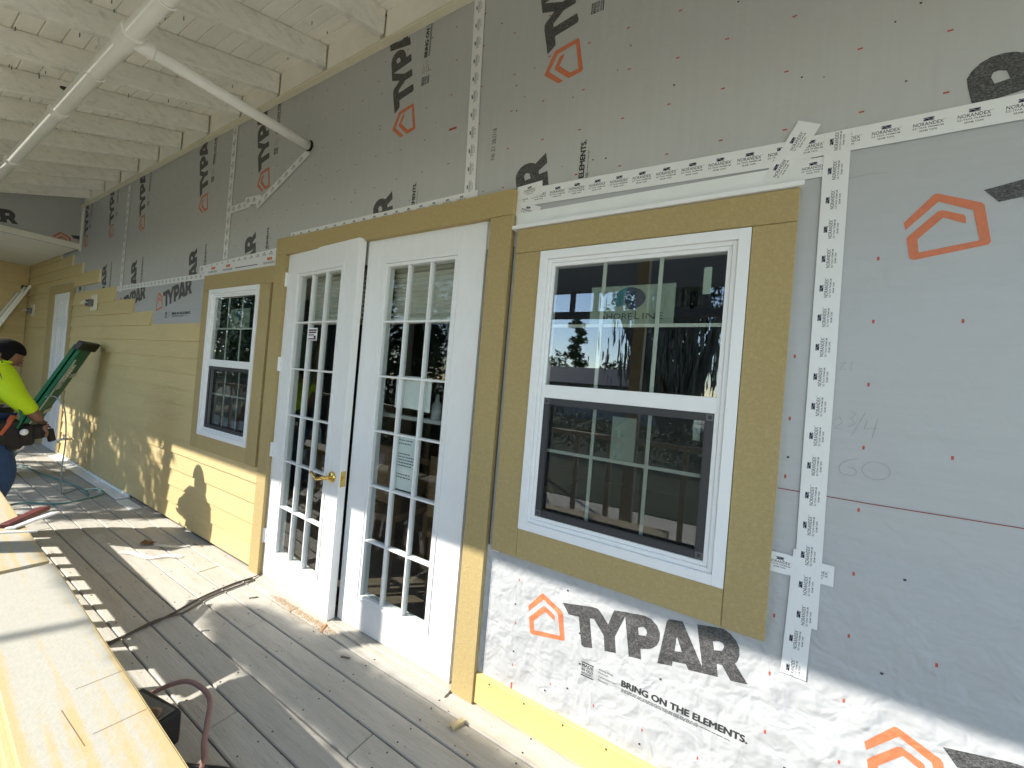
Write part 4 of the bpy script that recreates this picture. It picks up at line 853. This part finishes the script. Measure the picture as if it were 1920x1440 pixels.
m_leather = mat('dark_leather', (0.013,0.010,0.009), 0.75, var=0.4, vscale=25, bump=0.3, bscale=40)
m_hair = mat('black_hair', (0.008,0.007,0.007), 0.9, spec=0.15, bump=0.4, bscale=90)
X0 = -4.42; WY = -0.018
PEL=(X0-.03,-.93,.85); CH=(X0,-.905,1.115); NK=(X0+.01,-.850,1.205); HD=(X0+.015,-.835,1.270)
body = [(*PEL,(.125,.14)),(X0-.01,-.935,.98,(.115,.13)),(*CH,(.13,.15)),(*NK,.052),(X0+.012,-.835,1.24,.05),
        (X0+.10,-.86,1.145,.070),(X0+.135,-.79,.975,.050),(X0+.13,-.685,.845,.034),(X0+.125,-.665,.80,.030),
        (X0-.12,-.86,1.145,.070),(X0-.17,-.79,.98,.050),(X0-.12,-.67,.86,.034),(X0-.10,-.65,.82,.03),
        (X0+.06,-.92,.80,.095),(X0+.075,-.80,.44,.062),(X0+.07,-.93,.06,.042),(X0+.07,-.84,.015,.035),
        (X0-.12,-.93,.80,.095),(X0-.135,-.78,.44,.062),(X0-.13,-.92,.06,.042),(X0-.13,-.83,.015,.035)]
BE = [(0,1),(1,2),(2,3),(3,4),(2,5),(5,6),(6,7),(7,8),(2,9),(9,10),(10,11),(11,12),(0,13),(13,14),(14,15),(15,16),(0,17),(17,18),(18,19),(19,20)]
bo = skin('body', body, BE, m_skin, wk)
sh = [(X0-.025,-.935,.885,(.135,.15)),(X0-.01,-.94,.98,(.130,.145)),(CH[0],CH[1],CH[2],(.142,.160)),(X0+.008,-.866,1.185,.076),(X0+.01,-.852,1.208,.064),
      (X0+.105,-.86,1.145,.086),(X0+.142,-.79,.985,.066),(X0+.135,-.70,.865,.048),(X0-.125,-.86,1.145,.086),(X0-.172,-.79,.985,.066),(X0-.125,-.68,.875,.048)]
skin('shirt', sh, [(0,1),(1,2),(2,3),(3,4),(2,5),(5,6),(6,7),(2,8),(8,9),(9,10)], m_hivis, wk, 3)
tr_ = [(PEL[0],PEL[1],.87,(.135,.15)),(X0+.06,-.92,.78,.108),(X0+.078,-.80,.44,.080),(X0+.07,-.93,.05,.066),(X0-.12,-.93,.78,.108),(X0-.138,-.78,.44,.080),(X0-.13,-.92,.05,.066)]
skin('trousers', tr_, [(0,1),(1,2),(2,3),(0,4),(4,5),(5,6)], m_jean, wk)
for x in (X0+.07, X0-.13):
    b = MB(); b.ball((x,-.86,.03),.05,.13,.045,14,8); obj('boot', b, m_leather, wk, smooth=True)
# head looks down to the wall and a little towards the camera
hd = MB(); hd.ball((0,0,0), .074, .088, .098, 20, 14)
hv = []
for v in hd.v:
    x, y, z = v
    if y > 0: 
        y *= 1.0 + 0.10*max(0, -z/.105); 
    if z < 0: x *= 1 - 0.28*(-z/.105)
    hv.append((x, y, z))
hd.v = hv
nz_ = MB(); hd.prism([(0.088,0.012),(0.116,-0.022),(0.090,-0.032)], 'x', -0.012, 0.012); hd.box(-0.024,0.024,0.082,0.0965,-0.060,-0.052)
for sx in (-1,1): hd.ball((sx*.077,-.005,-.012), .010,.020,.030,8,6); hd.ball((sx*.030,.083,.010),.012,.008,.007,8,5)
HR = (rad(-34), rad(4), rad(-22))
obj('head', hd, m_skin, wk, smooth=True, loc=HD, rot=HR)
hr = MB(); hr.ball((0,-0.006,0.008), .082, .097, .102, 20, 14)
keep = [f for f in hr.f if not all(hr.v[i][1] > 0.035 and hr.v[i][2] < 0.055 for i in f) and not all(hr.v[i][2] < -0.075 for i in f) and not all((hr.v[i][1] > -0.02 and hr.v[i][2] < -0.010) for i in f)]
hr.f = keep
obj('hair', hr, m_hair, wk, smooth=True, loc=HD, rot=HR)
cl = MB(); cl.tube([(X0+.012+.066*math.cos(a), -.850+.066*math.sin(a)*0.9, 1.214+.012*math.sin(a)) for a in np.linspace(0, 2*math.pi, 17)], .014, 8, False); obj('collar', cl, m_hivis, wk, smooth=True)
# hands with separate fingers
def hand(c, dirv, side):
    c = Vector(c); d = Vector(dirv).normalized(); s_ = d.cross(Vector((0,0,1))).normalized()*side; n = s_.cross(d)
    J = [(*c,.026),(*(c+d*.05),.030)]; E_ = [(0,1)]
    for i, (o_, l) in enumerate(((-.026,.058),(-.009,.068),(.009,.064),(.025,.050))):
        b0 = c + d*.055 + s_*o_; b1 = b0 + d*l*.55 - n*.004; b2 = b1 + d*l*.35 - n*.018
        k = len(J); J += [(*b0,.0105),(*b1,.0092),(*b2,.0078)]; E_ += [(1,k),(k,k+1),(k+1,k+2)]
    t0 = c + d*.018 - s_*.030; t1 = t0 + d*.030 - s_*.018 - n*.012; k = len(J); J += [(*t0,.012),(*t1,.010),(*(t1+d*.022-n*.010),.008)]; E_ += [(0,k),(k,k+1),(k+1,k+2)]
    skin('hand', J, E_, m_skin, wk)
hand((X0+.126,-.665,.80),(0.0,.45,-.9),1); hand((X0-.10,-.65,.82),(.05,.5,-.85),-1)
# tool belt: band, pouches and the tools in them
bl = MB(); n = 28
ring_ = lambda r1, r2, z: [(X0-.028+r1*math.cos(a), -.932+r2*math.sin(a), z) for a in np.linspace(0, 2*math.pi, n, endpoint=False)]
vs = ring_(.160,.165,.845) + ring_(.163,.168,.905); bl.add(vs, [(i,(i+1)%n,n+(i+1)%n,n+i) for i in range(n)])
belt = obj('tool_belt', bl, m_leather, wk, smooth=True)
def pouch(x, y, z, sx, sy, sz):
    b = MB(); b.box(-sx,sx,-sy,sy,-sz,sz); obj('pouch', b, m_leather, wk, bevel=.014, loc=(x,y,z), rot=(0.1,0.08,0.2))
pouch(X0+.13,-.945,.765,.045,.062,.085); pouch(X0+.145,-.815,.745,.045,.055,.085); pouch(X0+.115,-.735,.715,.045,.042,.075); pouch(X0-.16,-.85,.75,.05,.07,.09); pouch(X0+.12,-.672,.735,.035,.032,.05); pouch(X0+.125,-.775,.655,.03,.035,.04)
tl = MB().obox((X0+.19,-.945,.765),(X0+.195,-.905,.825),.035,.045); obj('blue_box', tl, mat('blue_tool', (0.06,0.20,0.36), 0.4), belt)
tl = MB().tube([(X0+.19,-.845,.73),(X0+.185,-.815,.80),(X0+.18,-.795,.86)], [.012,.016,.014], 10); obj('tool_handle', tl, mat('orange_handle', (0.45,0.09,0.03), 0.45), belt, smooth=True)
tl = MB().tube([(X0+.19,-.775,.77),(X0+.185,-.755,.83),(X0+.17,-.765,.895),(X0+.165,-.785,.92)], .007, 8); obj('hook', tl, m_green, belt, smooth=True)
tl = MB().ball((X0+.205,-.745,.745),.020,.020,.022); obj('tape_measure', tl, m_paper, belt, smooth=True)
tl = MB().obox((X0+.14,-.765,.935),(X0+.155,-.745,.975),.010,.022); obj('tag', tl, m_paper, belt)
tl = MB().obox((X0+.13,-.62,.75),(X0+.12,-.60,.66),.02,.035); obj('hammer_loop', tl, m_leather, belt)

wk.location.y += WY
# ------------------------------------------------------------------ garden, street side: what the glass mirrors and what shades the porch
m_leaf = mat('leaf', (0.055,0.10,0.022), 0.5, var=0.35, vscale=3.0); m_leafd = mat('dark_leaf', (0.035,0.065,0.018), 0.5, var=0.4, vscale=2.0); m_bark = mat('bark', (0.085,0.075,0.065), 0.9, var=0.3, vscale=8, bump=0.6, bscale=14, bstretch=(3,3,.5)); m_moss = mat('spanish_moss', (0.17,0.17,0.14), 0.9, var=0.3, vscale=4)
def leaves(name, ells, n, size, m, parent, seed=1, aspect=2.0, clump=0.0):
    q = np.random.default_rng(seed); V = []; tot = sum(e[3]*e[4]*e[5] for e in ells)
    for e in ells:
        k = int(n*e[3]*e[4]*e[5]/tot); p = q.normal(size=(k,3)); p /= np.linalg.norm(p, axis=1)[:,None]; rr_ = q.random(k)**(1/2.2)
        p *= rr_[:,None]
        if clump > 0:
            h = np.sin(p[:,0]*7.1+e[0]*3)+np.sin(p[:,1]*8.3+e[1])+np.sin(p[:,2]*9.7+e[2]*5); p = p[h > clump*2-1.2]
        V.append(p*np.array(e[3:6]) + np.array(e[:3]))
    P = np.concatenate(V); k = len(P)
    a = q.normal(size=(k,3)); a /= np.linalg.norm(a,axis=1)[:,None]; b = np.cross(a, q.normal(size=(k,3))); b /= np.linalg.norm(b,axis=1)[:,None]
    s_ = size*(0.6+0.8*q.random(k))[:,None]; a *= s_/2; b *= s_/2/aspect
    vs = np.stack([P-a, P+b, P+a, P-b], 1).reshape(-1,3); me = bpy.data.meshes.new(name)
    me.vertices.add(len(vs)); me.vertices.foreach_set('co', vs.ravel()); me.loops.add(4*k); me.loops.foreach_set('vertex_index', np.arange(4*k)); me.polygons.add(k); me.polygons.foreach_set('loop_start', np.arange(0,4*k,4)); me.polygons.foreach_set('loop_total', np.full(k,4)); me.update(calc_edges=True)
    return link(name, me, m, parent)
def trunk(parent, base, tops, r):
    base = Vector(base)
    mb = MB()
    for t in tops:
        t = Vector(t); mid = base.lerp(t, .5) + Vector((0,0,.1)); mb.tube(spline([base, mid, t], 5), [r*(1-.75*i/10) for i in range(11)], 8)
    obj('trunk', mb, m_bark, parent, smooth=True)
hg = root('shrub', 'dense clipped shrub growing outside the railing opposite the doors', 'shrub', (-3.2,-2.3,-0.4))
leaves('foliage', [(-3.7,-2.4,.75,.55,.30,.62),(-3.0,-2.4,.72,.60,.30,.66),(-2.35,-2.4,.70,.60,.30,.64),(-3.0,-2.4,.2,1.2,.32,.6)], 9000, .085, m_leaf, hg, 3)
trunk(hg, (-3.0,-2.4,-.4), [(-3.6,-2.4,.9),(-2.5,-2.4,.9),(-3.0,-2.4,1.0)], .035)
st_ = root('small_tree', 'leafy small tree beside the far half of the porch throwing dappled shade', 'tree', (-8.6,-3.3,-0.4))
leaves('crown', [(-9.3,-3.0,3.1,.75,.5,.75),(-8.55,-3.05,3.0,.75,.45,.80),(-7.75,-3.0,2.95,.62,.42,.75),(-8.4,-3.2,3.9,1.0,.6,.5)], 6200, .12, m_leafd, st_, 5, clump=0.40)
trunk(st_, (-8.6,-3.3,-.4), [(-9.2,-3.1,3.0),(-8.4,-3.1,3.3),(-7.8,-3.05,2.9)], .07)
sp_ = root('spreading_tree', 'tree with a flat branch of leaves shaped to shade the deck before the doors', 'tree', (-3.7,-6.0,-0.4))
leaves('crown', [(-5.65,-4.0,3.81,.48,.10,.13),(-5.1,-4.0,3.83,.55,.11,.14),(-5.35,-4.0,3.81,.4,.10,.14),(-4.8,-4.0,3.82,.45,.10,.15),(-4.45,-4.0,3.82,.60,.10,.14),(-3.8,-4.0,3.81,.6,.10,.14)], 10500, .070, m_leafd, sp_, 55)  # unseen crown kept thin to fit the band of shade on the deck
leaves('shade_leaves', [(-5.15,-4.0,3.706,.75,.045,.065),(-4.3,-4.0,3.706,.75,.045,.065),(-3.6,-4.0,3.706,.6,.045,.065)], 5200, .065, m_leafd, sp_, 56)  # extra leaf patch added to close a strip of light on the deck
trunk(sp_, (-3.7,-6.0,-.4), [(-4.9,-4.1,3.88),(-3.9,-4.1,3.88),(-3.6,-6.2,3.6)], .06)
mt = root('oak_tree', 'broad old tree hung with grey moss across the lawn', 'tree', (-2.2,-12.5,-0.4))
leaves('crown', [(-2.6,-12.6,4.9,2.0,1.5,1.1),(-0.9,-12.4,5.4,1.6,1.4,1.2),(-1.6,-12.8,3.2,.9,1.0,1.4)], 5200, .20, m_leafd, mt, 8, clump=0.4)
trunk(mt, (-1.6,-12.5,-.4), [(-3.9,-12.4,4.6),(-1.2,-12.5,5.4),(-.2,-12.4,5.6),(-2.6,-12.6,5.3),(-3.3,-12.2,3.6)], .28)
mo = MB(); q = random.Random(31)
for i in range(1500):
    x = q.gauss(-2.0,.75); y = -12.2+q.uniform(-.7,.7); z = q.uniform(2.0,5.2); l = q.uniform(.25,1.1); w_ = q.uniform(.008,.035)
    mo.add([(x-w_,y,z),(x+w_,y+.03,z),(x+w_*.7+q.uniform(-.05,.05),y,z-l*.6),(x+q.uniform(-.06,.06),y,z-l),(x-w_*.7,y,z-l*.5)], [(0,1,2,3,4)])
o = obj('moss', mo, m_moss, mt); o['kind'] = 'stuff'
for i, (x, y, h, lab) in enumerate(((-13.6,-34,9.2,'tall thin pine beyond the grey roofed house, the loftiest one'),(-17.5,-36,6.0,'round topped tree left of the tall thin pine'),(-10.5,-37,5.0,'low bushy tree right of the tall thin pine'),(-7.2,-36,4.6,'low bushy tree behind the right end of the grey roof'),(-22,-33,6.8,'dark bushy tree far left behind the street'),(-30,-30,8.0,'big dark tree farthest left along the street'),(-38,-24,9.0,'great dark tree at the left end of the street'))):
    t_ = root('pine_tree' if i == 0 else 'far_tree', lab, 'tree', (x,y,-.4), 'trees across the street')
    if i == 0: leaves('crown', [(x+random.Random(j).uniform(-.5,.5),y,2.6+j*.75,1.0-.07*j+.35*(j%2),.8,.42) for j in range(9)], 2600, .30, m_leafd, t_, 12)
    else: leaves('crown', [(x,y,h*.55,h*.42,h*.3,h*.42),(x+1.4,y,h*.4,h*.3,h*.3,h*.35)], 2600, .34, m_leafd, t_, 13+i, clump=.2)
    trunk(t_, (x,y,-.4), [(x,y,h*.8)], .2)
for i, (x0, y0) in enumerate(((-11.5,-6.2),(-13.6,-5.4),(-16.5,-7.5),(-9.6,-8.0),(-19.0,-6.0),(-22.5,-9.0),(-26.5,-7.5),(-15.0,-10.5))):
    t_ = root('garden_tree', ('dark leafy tree nearest the far end of the porch','dark leafy tree second from the porch end','dark leafy tree farthest past the porch end','dark leafy tree out on the lawn behind the small tree','dark leafy tree fifth along the row past the porch','dark leafy tree far back in the row past the porch','dark leafy tree at the very end of the row','dark leafy tree deep in the lawn beyond the row')[i], 'tree', (x0,y0,-.4), 'dark trees past the porch end')
    leaves('crown', [(x0,y0,1.6,1.3,1.1,1.6),(x0+.4,y0-.3,3.0,1.2,1.0,1.2),(x0,y0-.2,4.5,1.5,1.0,1.3)], 9000, .17, m_leafd, t_, 40+i, clump=.1); trunk(t_, (x0,y0,-.4), [(x0,y0,4.0)], .1)
nh = root('neighbour_house', 'low house with dark grey roof across the street', 'house', (-9,-26,-.4))
obj('wall', MB().box(-15,-3.5,-29,-25,-.4,2.0), mat('neighbour_wall', (0.30,0.32,0.34), 0.8), nh)
rf = MB(); rf.add([(-15.5,-24.4,1.95),(-3.0,-24.4,1.95),(-4.8,-27,3.25),(-13.7,-27,3.25),(-15.5,-29.6,1.95),(-3.0,-29.6,1.95)], [(0,1,2,3),(5,4,3,2),(0,3,4),(1,5,2)]); obj('roof', rf, mat('grey_shingle', (0.075,0.085,0.10), 0.8, var=0.2, vscale=6), nh)
for x in (-13,-10.4,-7.8,-5.2): f = obj('window', MB().box(x-.5,x+.5,-24.99,-24.95,.5,1.5), m_vinyl, nh); obj('pane', MB().box(x-.42,x+.42,-24.945,-24.94,.58,1.42), m_dark, f)
hd_ = root('hedge', 'long low green hedge along the street', 'hedge', (-6,-9,-.4)); leaves('foliage', [(-9+1.1*i,-9.0,.25,.9,.45,.62) for i in range(9)], 7000, .10, m_leaf, hd_, 77); trunk(hd_, (-6,-9,-.4), [(-6,-9,.3)], .04)
m_canopy = mat('weathered_beam', (0.10,0.095,0.085), 0.8, var=0.2, vscale=8)
cn = root('standin_canopy', 'added canopy with square openings, stand-in for the porch header mirrored in the window', 'canopy', (-1.5,-3.6,-.4))  # added for the window reflection, in place of the porch's outer header
obj('beam', MB().box(-2.75,1.4,-3.66,-3.58,2.36,2.45), m_canopy, cn)
obj('fascia', MB().box(-2.75,1.4,-3.66,-3.58,2.72,3.50), mat('canopy_paint', (0.16,0.15,0.13), 0.7, var=.1, vscale=5, stretch=(.5,1,6)), cn)  # tall board added to darken the upper part of the mirrored view
for i in range(13): obj('stud', MB().box(-2.75+.335*i,-2.75+.335*i+.06,-3.65,-3.59,2.4505,2.7195), m_canopy, cn)
for x in (-2.75,1.31): obj('post', MB().box(x,x+.09,-3.67,-3.58,-.4,2.3595), m_canopy, cn)
obj('canopy_roof', MB().box(-2.85,1.5,-5.6,-3.50,3.5005,3.58), m_deckdark, cn)
